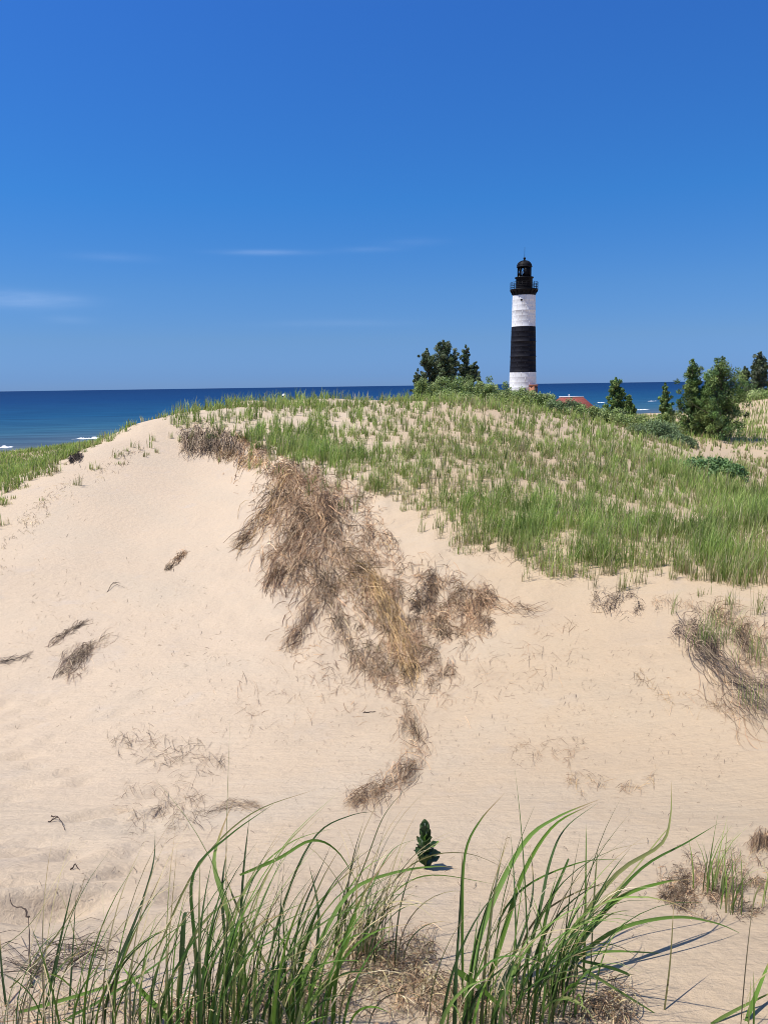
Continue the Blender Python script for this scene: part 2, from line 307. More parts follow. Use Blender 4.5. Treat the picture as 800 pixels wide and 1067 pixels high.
wave(-4, 466.5, 7, 'white breaking wave at the left edge of the lake shore')
wave(92, 457, 8, 'white breaking wave just left of the dune ridge', .4)
wave(679, 418, 9, 'white breaking wave between the two small pines', .4)
wave(668, 427, 8, 'thin broken wave close to the beach left of the slender pine', .25)
wave(626, 419.5, 6, 'white breaking wave behind the red roof', .35)

# ------------------------------------------------------------------ blades / strands (ribbons)
def ribbons(base, dirh, L_, bend, wd, S, twist, taper=1.0, c0=None, c1=None, droop=None):
    """arching blades: base (B,3), horizontal heading dirh (B,2), length, bend 0..1.6, width"""
    B = len(base); t = np.linspace(0,1,S+1)[None]; b = bend[:,None]
    ang = b*t**1.4                                        # angle away from vertical along the blade
    am = (ang[:,1:]+ang[:,:-1])/2; ds = L_[:,None]/S
    hx = np.concatenate([np.zeros((B,1)), np.cumsum(np.sin(am)*ds,1)],1); hz = np.concatenate([np.zeros((B,1)), np.cumsum(np.cos(am)*ds,1)],1)
    p = np.stack([base[:,0:1]+dirh[:,0:1]*hx, base[:,1:2]+dirh[:,1:2]*hx, base[:,2:3]+hz], -1)
    sa = np.arctan2(dirh[:,1],dirh[:,0])+np.pi/2+twist; side = np.stack([np.cos(sa),np.sin(sa),np.zeros(B)],-1)
    wv_ = wd[:,None]*np.clip((1-t**2.2*taper),.06,1)*np.minimum(1,.55+t*3)/2
    v = np.stack([p-side[:,None]*wv_[...,None], p+side[:,None]*wv_[...,None]],2)      # B,S+1,2,3
    idx = np.arange(B*(S+1)*2).reshape(B,S+1,2)
    f = np.stack([idx[:,:-1,0],idx[:,:-1,1],idx[:,1:,1],idx[:,1:,0]],-1).reshape(-1,4)
    cc = None
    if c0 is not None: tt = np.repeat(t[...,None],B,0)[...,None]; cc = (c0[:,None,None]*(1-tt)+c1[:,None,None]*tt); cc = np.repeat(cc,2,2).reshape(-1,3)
    return v.reshape(-1,3), f, cc
def join(parts):
    vs, fs, cs, n_ = [], [], [], 0
    for v, f, c in parts: vs.append(v); fs.append(f+n_); cs.append(c); n_ += len(v)
    return np.concatenate(vs), np.concatenate(fs), np.concatenate(cs)
def pick(n_, cols, wts=None, var=.18):
    cols = np.array(cols); k = rng.choice(len(cols), n_, p=None if wts is None else np.array(wts)/sum(wts)); return np.clip(cols[k]*(1+rng.normal(0,var,(n_,1))),.004,.9)
GREEN = [(.20,.295,.065),(.265,.35,.095),(.33,.385,.14),(.15,.24,.055)]
STRAW = [(.46,.38,.21),(.39,.33,.17),(.54,.46,.30)]

# ------------------------------------------------------------------ dune grass on the plateau and beyond
EDGE = np.array([(-300,640),(-100,580),(0,540),(50,507),(100,478),(150,452),(180,447),(270,470),(330,491),(400,519),(460,544),(500,562),(560,579),(620,592),(700,610),(800,622),(1000,640)],float)
L2 = np.array([(400,416),(520,420),(600,442),(700,492),(800,548),(1000,640)],float)
def grass():
    n_ = 210000; th = rng.uniform(R(-40),R(40),n_); r = np.exp(rng.uniform(math.log(8.5),math.log(235),n_)); x = r*np.sin(th); y = r*np.cos(th); z = H(x,y); u, v = proj(x,y,z)
    e = np.interp(u,EDGE[:,0],EDGE[:,1]); l2 = np.interp(u,L2[:,0],L2[:,1]); d = e-v
    cl = fbm(x/.9,y/.9,40,3); big = fbm(x/4.5,y/4.5,44,2)
    dens = np.zeros(n_); pl = (r < 62)
    strip = np.interp(u,[0,150,200,300,420,520,640,800],[6,8,16,24,34,42,56,62])
    nz = 10*fbm(x/.6,y/.6,47,3)-1
    dd = d+nz
    dens = np.where(dd > 0, .42+.42*np.clip(cl,-.7,1)+.2*big, 0)
    dens = np.where((dd > 0)&(dd < strip), np.clip(.52+.6*cl+.35*fbm(x/.45,y/.45,83,1),.16,1), dens)
    dens = np.where((dd > -26)&(dd <= 0), np.where((u > 320)&(u < 700),.27,.12)*np.exp(dd/16)*1.5*(cl > -.25), dens)
    cr = np.clip(1-np.abs(v-l2-2)/np.interp(u,[450,560,650,800],[7,14,30,42]),0,1)*(u > 480); dens = np.maximum(dens, cr*np.clip(.75+.5*cl,.1,1))
    dens = np.where(pl & (v > l2+10) & (v < e-strip-8) & (u > 430), dens*.85, dens)
    dens = np.where(r > 40, np.maximum(dens, .55+.35*cl+.25*big), dens)
    dens = np.where((r > 58)&(x < 0), np.clip(.9+.3*cl,0,1), dens)
    # crest of the plateau: thin cover with bare sand
    thin = (r > 26)&(r < 62)&(u > 330)&(u < 560)&(v < 452); dens = np.where(thin, .50+.4*np.clip(cl+.5*big,-.7,1), dens)
    crest = (u > 120)&(u < 340)&(r > 22)&(r < 50)&(d > 2); dens = np.where(crest,np.clip(dens*1.7+.12,0,.95),dens); vp = np.exp(-((u-750)/62)**2-(((v-476)-(u-750)*.16)/10)**2)*(r > 38)*(r < 70); dens = dens*(1-.9*vp)
    offs = (x+75)*-.566+(y-158)*.825
    dens = np.where((r < 9.5)&(d < 10), 0, dens); dens = np.where(y > 165, dens*.5, dens)
    dens = np.where((u > 725)&(r > 62)&(z > 1.5),np.clip(1.0+.3*cl,.5,1),dens); left = (u < 185)&(r < 34)&(d < 16); dens = np.where((u < 178)&(r < 36)&(d > -6),np.clip((d-10+5*cl)/11,0,.95),dens); dens = np.where((u > 320)&(u < 480)&(dd > 0)&(dd < strip)&(r < 30),np.maximum(dens,.45),dens)
    bank = (r > 50)&(x < 0)&(u < 150)&(z > 1.4); dens = np.where(bank,np.clip(1+.2*cl,.6,1),dens); ppx = np.where(bank,.95,np.interp(r,[8,20,45,100,235],[.50,.40,.30,.30,.2])); dens = np.where((z < 1.3)|(offs > -8), 0, dens); ok = rng.random(n_) < np.clip(dens,0,1)*ppx; ok &= (u > -160)&(u < 980)
    x, y, r, z, dens, d, cl, u, v, big = (q_[ok] for q_ in (x,y,r,z,dens,d,cl,u,v,big))
    nb = np.where(r < 15, 15, np.where(r < 30, 12, 7)); T = len(x); id_ = np.repeat(np.arange(T), nb); B = len(id_)
    sp = np.where(r < 60,.05,.5)[id_]; bx = x[id_]+rng.normal(0,1,B)*sp; by = y[id_]+rng.normal(0,1,B)*sp; bz = H(bx,by)-.02
    hd = rng.uniform(0,6.28,B)+.0; lean = rng.random(B) < .45; hd = np.where(lean,rng.normal(.3,.8,B),hd); dirh = np.stack([np.cos(hd),np.sin(hd)],-1)
    tl = (.42+1.0*rng.random(T)**1.5)[id_]*np.interp(r[id_],[8,15,30,60,235],[.46,.46,.50,.55,.8]); tl *= np.where(dens[id_] > .6,1.05,.85)*np.where((u < 178)&(r < 36),.62,1)[id_]; L_ = tl*rng.uniform(.55,1.2,B)
    wd = np.maximum(.008, r[id_]*.00078)*rng.uniform(.6,1.4,B); tone = np.clip(1+.28*fbm(x/.7,y/.7,71,2)+rng.normal(0,.14,T),.55,1.6)[id_]
    dry = np.clip(.62-.75*dens[id_]+.25*big[id_],.04,.75); dry = np.where(r[id_] > 58,.10+.1*big[id_],dry*.8); isd = rng.random(B) < dry
    g = pick(B,GREEN,None,.2); s = pick(B,STRAW,None,.15); yel = rng.random((B,1))*.35*np.clip(1.0-dens[id_],0,1)[:,None]; g = (g*(1-yel)+np.array([[.27,.28,.085]])*yel)*tone[:,None]
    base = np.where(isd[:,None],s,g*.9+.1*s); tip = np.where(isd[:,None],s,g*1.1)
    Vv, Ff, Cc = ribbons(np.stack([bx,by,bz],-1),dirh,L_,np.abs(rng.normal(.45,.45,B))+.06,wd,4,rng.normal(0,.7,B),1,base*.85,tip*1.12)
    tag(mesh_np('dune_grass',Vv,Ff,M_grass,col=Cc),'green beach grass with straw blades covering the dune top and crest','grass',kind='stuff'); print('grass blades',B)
grass()

# ------------------------------------------------------------------ root mats and dead plants
BROWN = [(.37,.235,.135),(.42,.285,.165),(.28,.175,.10),(.46,.335,.205),(.17,.11,.07),(.33,.24,.165)]
GREYB = [(.27,.195,.135),(.35,.27,.19),(.17,.12,.085),(.41,.32,.21)]
GOLD = [(.43,.29,.13),(.37,.245,.11),(.47,.34,.18)]
def strands(u, v, ang, ln, lift, cols, wts=None, wpx=.56, S=5, curl=.5, hold=1.0, tone=None):
    """strands lying on the ground from (u,v) along a heading; each arches up by its own lift"""
    n_ = len(u); t = np.linspace(0,1,S+1); cu = rng.normal(0,curl,n_)
    uu = np.empty((n_,S+1)); vv = uu.copy(); uu[:,0] = u; vv[:,0] = v; h = ang-cu
    for k in range(S):
        uu[:,k+1] = uu[:,k]+np.cos(h)*ln/S; vv[:,k+1] = vv[:,k]+np.sin(h)*ln/S; h = h+2*cu/S+rng.normal(0,.12,n_)
    g = G(uu.ravel(), np.minimum(vv.ravel(),1090)).reshape(n_,S+1,3)
    jump = np.abs(np.diff(g[...,1],axis=1)).max(1) > 6
    arch = np.sin(np.pi*np.clip(t*.92+.06,0,1))[None]*lift[:,None]+rng.normal(0,.12,(n_,S+1))*lift[:,None]
    g[...,2] += np.abs(arch)*hold+.006
    r = g[:,0,1]; wd = np.clip(r*.00105*wpx,.0022,.05)*rng.uniform(.6,1.4,n_)
    tg = np.gradient(g,axis=1); rv = rng.normal(0,1,(n_,1,3)); rv[...,1] += -.2; sd = np.cross(tg,rv); sd /= np.linalg.norm(sd,axis=-1,keepdims=True)+1e-9
    wv_ = (wd[:,None]*(1-.6*np.abs(t-.4)[None]))[...,None]/2; vv_ = np.stack([g-sd*wv_,g+sd*wv_],2)[~jump]; m = len(vv_)
    idx = np.arange(m*(S+1)*2).reshape(m,S+1,2); f = np.stack([idx[:,:-1,0],idx[:,:-1,1],idx[:,1:,1],idx[:,1:,0]],-1).reshape(-1,4)
    c = pick(m,cols,wts,.30)*(1 if tone is None else tone[~jump][:,None]); return vv_.reshape(-1,3), f, np.repeat(c,(S+1)*2,0)
def stroke(path, hw, n_, ln, lift, cols, wts=None, ang=None, jit=.5, **k):
    """scatter strands along a path of directions with half width hw (list or number)"""
    n_ = int(n_*.62) if n_ > 300 else n_
    p = np.array(path,float); s = np.concatenate([[0],np.cumsum(np.hypot(*np.diff(p,axis=0).T))]); q_ = rng.uniform(0,s[-1],n_)
    u = np.interp(q_,s,p[:,0]); v = np.interp(q_,s,p[:,1]); hwv = np.interp(q_,s,hw) if np.ndim(hw) else np.full(n_,hw)
    i_ = np.clip(np.searchsorted(s,q_)-1,0,len(p)-2); tang = np.arctan2(p[i_+1,1]-p[i_,1],p[i_+1,0]-p[i_,0])
    o_ = rng.normal(0,.5,n_); o_ = np.clip(o_,-1.3,1.3)*hwv; nx, ny = -np.sin(tang), np.cos(tang)
    a_ = (tang if ang is None else np.full(n_,R(ang)))+rng.normal(0,jit,n_)
    keep = fbm((u+nx*o_)/11,(v+ny*o_)/8,n_%97,3) > (-.42+.5*rng.random(n_) if np.max(hw) > 7 else -9); L_ = rng.uniform(.35,1.25,n_)*ln; u = u+nx*o_-np.cos(a_)*L_/2; v = v+ny*o_-np.sin(a_)*L_/2
    tone = np.clip(1.02+.75*fbm(u/10,v/8,5,2),.38,1.35)
    return strands(u[keep],v[keep],a_[keep],L_[keep],(np.abs(rng.normal(0,.5,n_))*lift*.62)[keep],cols,wts,tone=tone[keep],**k)
def mat(name, label, cat, strokes, group=None, kind=None):
    V_, F_, C_ = join([stroke(*s[:-1],**s[-1]) for s in strokes]); return tag(mesh_np(name,V_,F_,M_straw,col=C_),label,cat,group,kind)
mat('root_mat','big tangled brown mat of exposed roots hanging down the middle of the sand face','root mat',[
    ([(283,478),(305,500),(330,520),(345,545)],[10,20,26,20],1500,24,.22,BROWN,None,dict(jit=.8)),
    ([(305,495),(290,525),(270,550),(250,568)],[14,16,12,5],1100,30,.16,BROWN+GOLD,None,dict(jit=.35)),
    ([(322,535),(308,565),(292,592),(282,610)],[24,24,14,6],1400,28,.22,BROWN,None,dict(jit=.45)),
    ([(345,545),(345,580),(335,612),(318,648),(303,672)],[24,24,16,7,4],1500,28,.2,BROWN+GREYB,None,dict(jit=.5)),
    ([(355,575),(385,605),(408,645),(425,695)],[26,30,22,10],1900,28,.18,BROWN+GOLD[:1],None,dict(jit=.7)),
    ([(385,600),(405,640),(420,680),(430,705)],[4,5,6,7],600,32,.14,GOLD,None,dict(jit=.2)),
    ([(405,605),(440,612),(475,622),(515,628)],[22,24,20,11],2400,15,.18,BROWN,None,dict(jit=1.3)),
    ([(430,650),(470,650),(510,640)],[34,32,20],3000,11,.10,BROWN,None,dict(jit=1.4)),
    ([(380,700),(400,690),(440,700),(470,690)],[24,34,28,16],3000,12,.10,BROWN+GREYB,None,dict(jit=1.3)),
    ([(335,600),(350,640),(372,690),(362,705)],[9,10,10,6],700,18,.12,GREYB+BROWN,None,dict(jit=.5)),
    ([(340,518),(346,545),(350,560)],[9,10,7],420,16,.22,[(.07,.05,.04),(.1,.07,.055)],None,dict(jit=1.2)),
    ([(452,600),(440,630),(430,650)],[8,12,6],260,14,.18,[(.07,.05,.04),(.12,.085,.065)],None,dict(jit=1.2)),
    ([(282,535),(300,580),(322,620)],[26,34,26],1300,15,.10,BROWN,None,dict(jit=1.0)),
    ([(300,510),(315,560),(335,600),(345,625)],[28,38,34,20],1900,18,.14,BROWN,None,dict(jit=1.0)),
    ([(360,600),(400,650),(440,690)],[36,48,42],3800,10,.06,BROWN+STRAW[:1],None,dict(jit=1.2)),
    ([(300,640),(330,680),(400,720),(470,720)],[30,40,34,24],700,11,.03,BROWN,None,dict(jit=1.3)),
    ([(320,495),(355,520),(385,555),(405,590)],[16,24,22,16],2200,14,.16,BROWN,None,dict(jit=1.0)),
    ([(330,500),(375,525),(405,565)],[14,16,12],260,12,.06,BROWN,None,dict(jit=1.2)),
    ([(500,630),(540,635),(575,640)],[6,8,5],120,20,.06,BROWN,None,dict(jit=.5))])
mat('root_mat','grey brown mat of dead roots under the grass, upper left of the sand face','root mat',[
    ([(188,462),(205,462),(225,460),(250,470)],[10,14,12,8],2600,12,.3,GREYB,None,dict(ang=100,jit=.5)),
    ([(225,450),(255,462),(280,472)],[7,9,7],900,12,.2,BROWN,None,dict(jit=.9)),
    ([(225,470),(262,482),(285,490)],[8,9,7],800,15,.14,BROWN+GOLD,None,dict(ang=125,jit=.4))])
mat('root_mat','hook shaped brown tuft of dead grass lying alone below the big mat','root mat',[
    ([(424,738),(430,765),(432,790),(415,815),(390,826),(365,838)],[6,10,12,12,10,5],1250,20,.09,BROWN+GREYB,None,dict(jit=.45)),
    ([(424,738),(432,790),(405,822),(365,838)],[12,16,16,10],260,26,.08,BROWN,None,dict(jit=1.0))])
mat('dead_tuft','small grey dead tuft lying alone on the smooth left sand slope','dead grass',[
    ([(66,702),(80,688),(98,674)],[11,13,7],420,13,.12,GREYB,None,dict(ang=130,jit=.75)),
    ([(60,705),(95,675),(116,664)],[5,5,3],90,20,.05,GREYB,None,dict(jit=.25))],'small dead tufts scattered on the sand')
mat('dead_tuft','narrow dead tuft like a feather, left of the big root mat','dead grass',[
    ([(174,594),(184,584),(194,575)],[3,4,2],130,8,.08,BROWN,None,dict(jit=.7))],'small dead tufts scattered on the sand')
mat('dead_tuft','dark brown dead tuft under the right part of the green edge','dead grass',[
    ([(618,622),(635,626),(655,632),(668,632)],[12,15,14,8],700,12,.13,GREYB+[(.1,.07,.06)],None,dict(jit=1.3))],'small dead tufts scattered on the sand')
mat('dead_tuft','thin dead strip of grass between the left twigs and the grey tuft','dead grass',[
    ([(54,672),(72,658),(92,646)],[2,3,2],80,14,.05,GREYB,None,dict(jit=.25))],'small dead tufts scattered on the sand')
mat('dead_tuft','brown upright dead tuft at the right edge of the photo','dead grass',[
    ([(782,880),(795,874),(806,880)],[4,7,4],170,20,.03,BROWN,None,dict(ang=-80,jit=.35))],'small dead tufts scattered on the sand')
mat('dead_tuft','dark clump of roots on the ridge above the left grass','dead grass',[
    ([(74,480),(80,477),(85,475)],[2.5,3,2.5],230,7,.2,[(.05,.04,.035),(.10,.075,.06),(.16,.12,.1)],None,dict(jit=1.0))],'small dead tufts scattered on the sand')
mat('root_mat','dark tangle of roots and dead leaves at the right edge','root mat',[
    ([(705,655),(725,662),(745,678)],[10,17,15],1300,20,.16,GREYB+[(.06,.045,.045)],None,dict(ang=40,jit=.6)),
    ([(735,640),(765,650),(800,665)],[12,14,15],900,16,.14,BROWN+GREYB,None,dict(jit=1.0)),
    ([(730,680),(765,712),(805,742)],[10,15,18],900,34,.14,GREYB+[(.05,.042,.05),(.07,.06,.06)],None,dict(jit=.3)),
    ([(770,660),(785,690),(810,715)],[12,16,16],700,22,.14,BROWN+GREYB,None,dict(jit=.5)),
    ([(740,690),(760,730),(800,770)],[18,22,20],170,44,.05,BROWN,None,dict(jit=.35))])
mat('plant_litter','scattered twigs, roots and leaf bits lying on the open sand','plant litter',[
    ([(110,775),(150,775),(200,790),(235,800)],[10,18,20,12],700,13,.03,GREYB+[(.07,.055,.05)],None,dict(wpx=.42,curl=.3,jit=.9)),
    ([(125,840),(165,850),(215,835)],[24,30,26],700,18,.03,GREYB,None,dict(wpx=.4,curl=.3,jit=1.1)),
    ([(215,848),(245,838),(275,842)],[6,7,5],195,15,.03,GREYB,None,dict(wpx=.33,curl=.3,jit=.3)),
    ([(250,740),(300,720),(370,700)],[40,44,30],360,13,.03,BROWN+GREYB,None,dict(wpx=.33,curl=.3,jit=1.2)),
    ([(420,720),(500,690),(560,720),(590,640)],[40,50,40,30],495,12,.03,BROWN,None,dict(wpx=.33,curl=.3,jit=1.2)),
    ([(590,810),(620,825),(640,825),(690,810)],[10,16,12,8],480,13,.03,BROWN+GOLD,None,dict(wpx=.33,curl=.3,jit=.9)),
    ([(530,785),(560,780),(600,790),(605,770)],[14,16,14,8],225,9,.03,BROWN,None,dict(wpx=.33,curl=.3,jit=1.2)),
    ([(665,700),(690,725),(735,735),(770,740)],[8,14,12,10],495,10,.03,BROWN+GOLD,None,dict(wpx=.33,curl=.3,jit=.8)),
    ([(690,940),(740,915),(800,930)],[22,34,30],4200,12,.03,BROWN+GREYB,None,dict(wpx=.5,curl=.3,jit=1.0)),
    ([(0,690),(20,688),(34,682)],[4,5,3],90,10,.03,[(.1,.08,.07)],None,dict(wpx=.33,curl=.3,jit=.25)),
    ([(20,545),(60,515),(110,490),(150,465)],[10,14,12,10],630,4,.07,GREYB+STRAW,None,dict(wpx=.33,curl=.3,jit=1.2)),
    ([(0,600),(0,570),(50,530)],[12,14,10],300,4,.06,GREYB+STRAW,None,dict(wpx=.33,curl=.3,jit=1.2)),
    ([(240,480),(300,520),(260,520)],[20,20,14],255,6,.05,BROWN,None,dict(ang=140,jit=.5)),
    ([(470,560),(520,575),(565,585),(600,605)],[16,16,14,10],630,8,.06,BROWN+GREYB,None,dict(wpx=.33,curl=.3,jit=1.1)),
    ([(680,630),(740,632),(800,630)],[10,10,10],630,9,.05,BROWN+GREYB,None,dict(wpx=.33,curl=.3,jit=1.1)),
    ([(20,640),(200,700),(400,760),(620,700),(760,800)],[90,100,90,90,80],4500,4,.008,GREYB,None,dict(wpx=.33,curl=.3,jit=1.5)),
    ([(20,940),(250,900),(420,880),(600,930),(780,850)],[40,60,60,60,50],700,6,.008,GREYB,None,dict(wpx=.33,curl=.3,jit=1.5))],kind='stuff')

# small green tufts standing on the open sand (each its own plant)
def tuft(u, v, n_, L_, label, cols=GREEN, name='grass_tuft', cat='grass tuft', group='small green tufts on the bare sand', spread=.045, lean=.4, bend=(.2,1.1), wd=None, dry=.2):
    c = G([u],[v])[0]; B = n_; bx = c[0]+rng.normal(0,spread,B); by = c[1]+rng.normal(0,spread,B); hd = rng.normal(lean,1.1,B); isd = rng.random((B,1)) < dry
    g = np.where(isd,pick(B,STRAW),pick(B,cols)); w_ = wd or max(.005,c[1]*.0006)
    V_, F_, C_ = ribbons(np.stack([bx,by,H(bx,by)-.015],-1)-[0,0,0],np.stack([np.cos(hd),np.sin(hd)],-1),rng.uniform(.5,1.1,B)*L_,rng.uniform(*bend,B),rng.uniform(.7,1.2,B)*w_,4,rng.normal(0,.7,B),1,g*.9,g)
    return tag(mesh_np(name,V_,F_,M_grass,col=C_),label,cat,group)
tuft(742,672,120,.55,'bushy dark green tuft growing out of the dark root tangle',lean=.6,spread=.14,bend=(.4,1.3))
tuft(790,690,60,.5,'green tuft at the right edge inside the root tangle',lean=.6,spread=.13,bend=(.4,1.3))
tuft(784,738,22,.4,'small green tuft at the lower end of the root tangle',lean=1.2,spread=.08)
tuft(702,640,14,.42,'sparse upright green tuft just left of the dark root tangle')
tuft(760,640,26,.5,'pale yellow green tuft above the root tangle',[(.2,.23,.08),(.26,.26,.12)])
tuft(618,614,14,.35,'olive tuft beside the dark brown dead tuft',[(.14,.15,.06),(.2,.19,.1)])
tuft(638,560,14,.4,'green tuft left of the bare gap in the green edge')
tuft(525,560,22,.5,'tall green tuft at the lower tip of the green edge',lean=.2)
tuft(505,556,18,.5,'narrow green tuft beside the tall tuft of the edge',lean=.2)
tuft(370,535,14,.45,'lone green tuft right of the hanging roots')
tuft(280,478,14,.4,'yellowish tuft on top of the hanging roots',[(.2,.22,.08),(.16,.19,.06)])
tuft(540,580,12,.3,'reddish brown small plant below the green edge',[(.18,.10,.06),(.13,.13,.05)])
tuft(565,590,14,.3,'small tuft with brown base, lowest under the green edge',[(.16,.12,.07),(.13,.16,.05)])
tuft(478,572,8,.25,'tiny brown sprig left of the tall edge tufts',[(.18,.11,.07)])
tuft(740,930,26,.34,'thin green tuft among the dead roots in the right foreground',spread=.03,wd=.006)
tuft(756,950,18,.30,'low green tuft in front of the thin tuft, right foreground',spread=.03,wd=.006)
tuft(800,945,20,.32,'green tuft cut by the right edge of the photo',spread=.04,wd=.006)

# ------------------------------------------------------------------ foreground grass clumps
FG = [(.05,.105,.022),(.07,.14,.028),(.11,.20,.035),(.035,.07,.02),(.16,.24,.06),(.045,.085,.025),(.20,.22,.08)]
def vblade(pts, wd, col, S=14):
    """one folded blade along a smooth 3D curve"""
    pts = np.asarray(pts,float); m = len(pts); e = np.concatenate([[2*pts[0]-pts[1]],pts,[2*pts[-1]-pts[-2]]]); out = []
    for s in np.linspace(0,m-1,S+1):
        i_ = min(int(s),m-2); t = s-i_; p0,p1,p2,p3 = e[i_:i_+4]; out.append(.5*((2*p1)+(-p0+p2)*t+(2*p0-5*p1+4*p2-p3)*t*t+(-p0+3*p1-3*p2+p3)*t**3))
    c = np.array(out); tg = np.gradient(c,axis=0); tg /= np.linalg.norm(tg,axis=1,keepdims=True)
    ph = rng.uniform(-.9,.9); up = np.array([math.sin(ph)*.8,-.5*math.cos(ph),.75]); sd = np.cross(tg,up); sd /= np.linalg.norm(sd,axis=1,keepdims=True)+1e-9; nm = np.cross(sd,tg)
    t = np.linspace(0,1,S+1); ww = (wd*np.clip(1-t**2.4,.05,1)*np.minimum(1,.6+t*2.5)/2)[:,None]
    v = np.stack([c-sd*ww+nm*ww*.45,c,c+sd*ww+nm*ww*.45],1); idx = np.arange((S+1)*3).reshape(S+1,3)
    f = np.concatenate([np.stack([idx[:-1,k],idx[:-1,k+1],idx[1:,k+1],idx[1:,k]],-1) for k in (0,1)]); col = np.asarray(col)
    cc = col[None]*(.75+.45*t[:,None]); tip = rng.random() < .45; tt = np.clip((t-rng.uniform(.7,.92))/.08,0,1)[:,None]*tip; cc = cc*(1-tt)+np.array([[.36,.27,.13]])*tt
    return v.reshape(-1,3), f, np.repeat(cc,3,0)
def rblade(b, hd, L_, bend, wd, col):
    t = np.linspace(0,1,7); an = bend*t**1.5; x = np.concatenate([[0],np.cumsum(np.sin((an[1:]+an[:-1])/2))])*L_/6; z = np.concatenate([[0],np.cumsum(np.cos((an[1:]+an[:-1])/2))])*L_/6
    wob = rng.normal(0,.02)*L_*t**2; p = np.stack([b[0]+math.cos(hd)*x-math.sin(hd)*wob, b[1]+math.sin(hd)*x+math.cos(hd)*wob, b[2]+z],-1); return vblade(p,wd,col,12)
def hero(path, y0, y1, wd, col):
    wd = wd*1.7
    p = np.array(path,float); t = np.linspace(0,1,len(p)); pts = [P(u,v,y0+(y1-y0)*s) for (u,v), s in zip(p,t)]; return vblade(pts,wd,col,18)
def clump(label, bases, n_, L_, heading, hj, bend, heroes=(), wd=.0065, sp=.035, dryn=13, group='tall beach grass clumps in the foreground', cols=FG, up=None):
    parts = []; dp = []; n_ = int(n_*.74)
    for k in range(n_):
        u0, v0 = bases[rng.integers(len(bases))]; c = G([u0+rng.normal(0,6)],[min(v0+rng.normal(0,7),1125)])[0]; c[:2] += rng.normal(0,sp,2); c[2] = float(H(c[0],c[1]))-.02
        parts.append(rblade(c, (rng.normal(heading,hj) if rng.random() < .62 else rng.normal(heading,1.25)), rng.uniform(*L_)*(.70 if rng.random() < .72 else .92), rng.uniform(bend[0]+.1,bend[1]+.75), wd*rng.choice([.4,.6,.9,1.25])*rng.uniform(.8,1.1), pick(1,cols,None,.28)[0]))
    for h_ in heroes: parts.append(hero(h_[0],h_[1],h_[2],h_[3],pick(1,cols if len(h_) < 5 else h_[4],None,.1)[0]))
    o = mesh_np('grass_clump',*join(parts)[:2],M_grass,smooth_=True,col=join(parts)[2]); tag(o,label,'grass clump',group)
    for k in range(dryn):
        u0, v0 = bases[rng.integers(len(bases))]; c = G([u0+rng.normal(0,10)],[min(v0+rng.normal(0,8),1125)])[0]; c[2] -= .01
        dp.append(rblade(c, rng.normal(heading,1.3), rng.uniform(.12,.6), rng.uniform(.6,2.2), .004, pick(1,STRAW,None,.15)[0]))
    if dp: V_,F_,C_ = join(dp); mesh_np('dead_blades',V_,F_,M_straw,o,True,C_)
    return o
DK = [(.03,.055,.02),(.04,.07,.025)]; BR = [(.12,.22,.035),(.14,.24,.05)]; TH_ = [(.14,.13,.05),(.2,.17,.07),(.10,.12,.04)]
clump('thin dark grass clump at the bottom left corner',[(15,1085),(50,1080),(75,1090)],26,(.3,.62),.4,.7,(.2,.8),[
    ([(45,1067),(62,985),(78,915)],1.8,2.0,.0045,DK),([(72,1067),(76,1000),(80,925)],1.8,1.95,.005,DK),([(0,990),(30,965),(60,925)],2.2,2.4,.003,TH_),
    ([(0,1040),(40,1000),(75,950),(92,905)],1.9,2.2,.003,TH_),([(8,1060),(2,1010),(0,970)],1.8,2.,.004,DK)],wd=.005)
clump('leaning grass clump second from the left, with long thin stalks',[(100,1090),(122,1080),(145,1095)],52,(.3,.7),.25,.45,(.3,1.0),[
    ([(95,1067),(120,1010),(145,950),(160,900),(162,865)],1.8,2.2,.0055,DK),([(105,1067),(135,985),(178,890)],1.8,2.2,.003,TH_),([(115,1060),(160,970),(215,900)],1.85,2.3,.003,TH_),
    ([(60,1067),(110,1040),(170,1000),(200,965)],1.75,2.0,.005),([(180,1067),(150,1035),(126,1005)],1.7,1.8,.008,BR),([(20,1055),(90,1035),(165,1010)],1.75,1.9,.006,BR)],wd=.006)
clump('tall upright dark green clump left of centre with arching tops',[(180,1100),(212,1082),(242,1070),(262,1092),(225,1110)],125,(.35,.85),.3,.7,(.15,.9),[
    ([(260,1050),(240,960),(224,905),(228,875),(243,835)],1.8,2.2,.008),([(245,1060),(232,940),(237,880)],1.8,2.1,.006,DK),([(250,1060),(252,930),(260,850)],1.8,2.2,.006,DK),
    ([(210,1060),(203,980),(202,910),(240,870),(285,838)],1.8,2.2,.006),([(235,1060),(268,955),(300,880)],1.8,2.2,.004),([(237,1000),(236,880),(240,745)],2.1,2.7,.0022,TH_),
    ([(170,1060),(178,960),(185,880)],1.8,2.2,.002,TH_),([(188,1040),(192,960),(197,950)],1.85,2.0,.009,DK),([(160,1000),(205,905),(262,848),(330,822)],2.0,2.8,.004),
    ([(225,1040),(255,930),(300,880),(350,862)],1.9,2.5,.005)],wd=.0075)
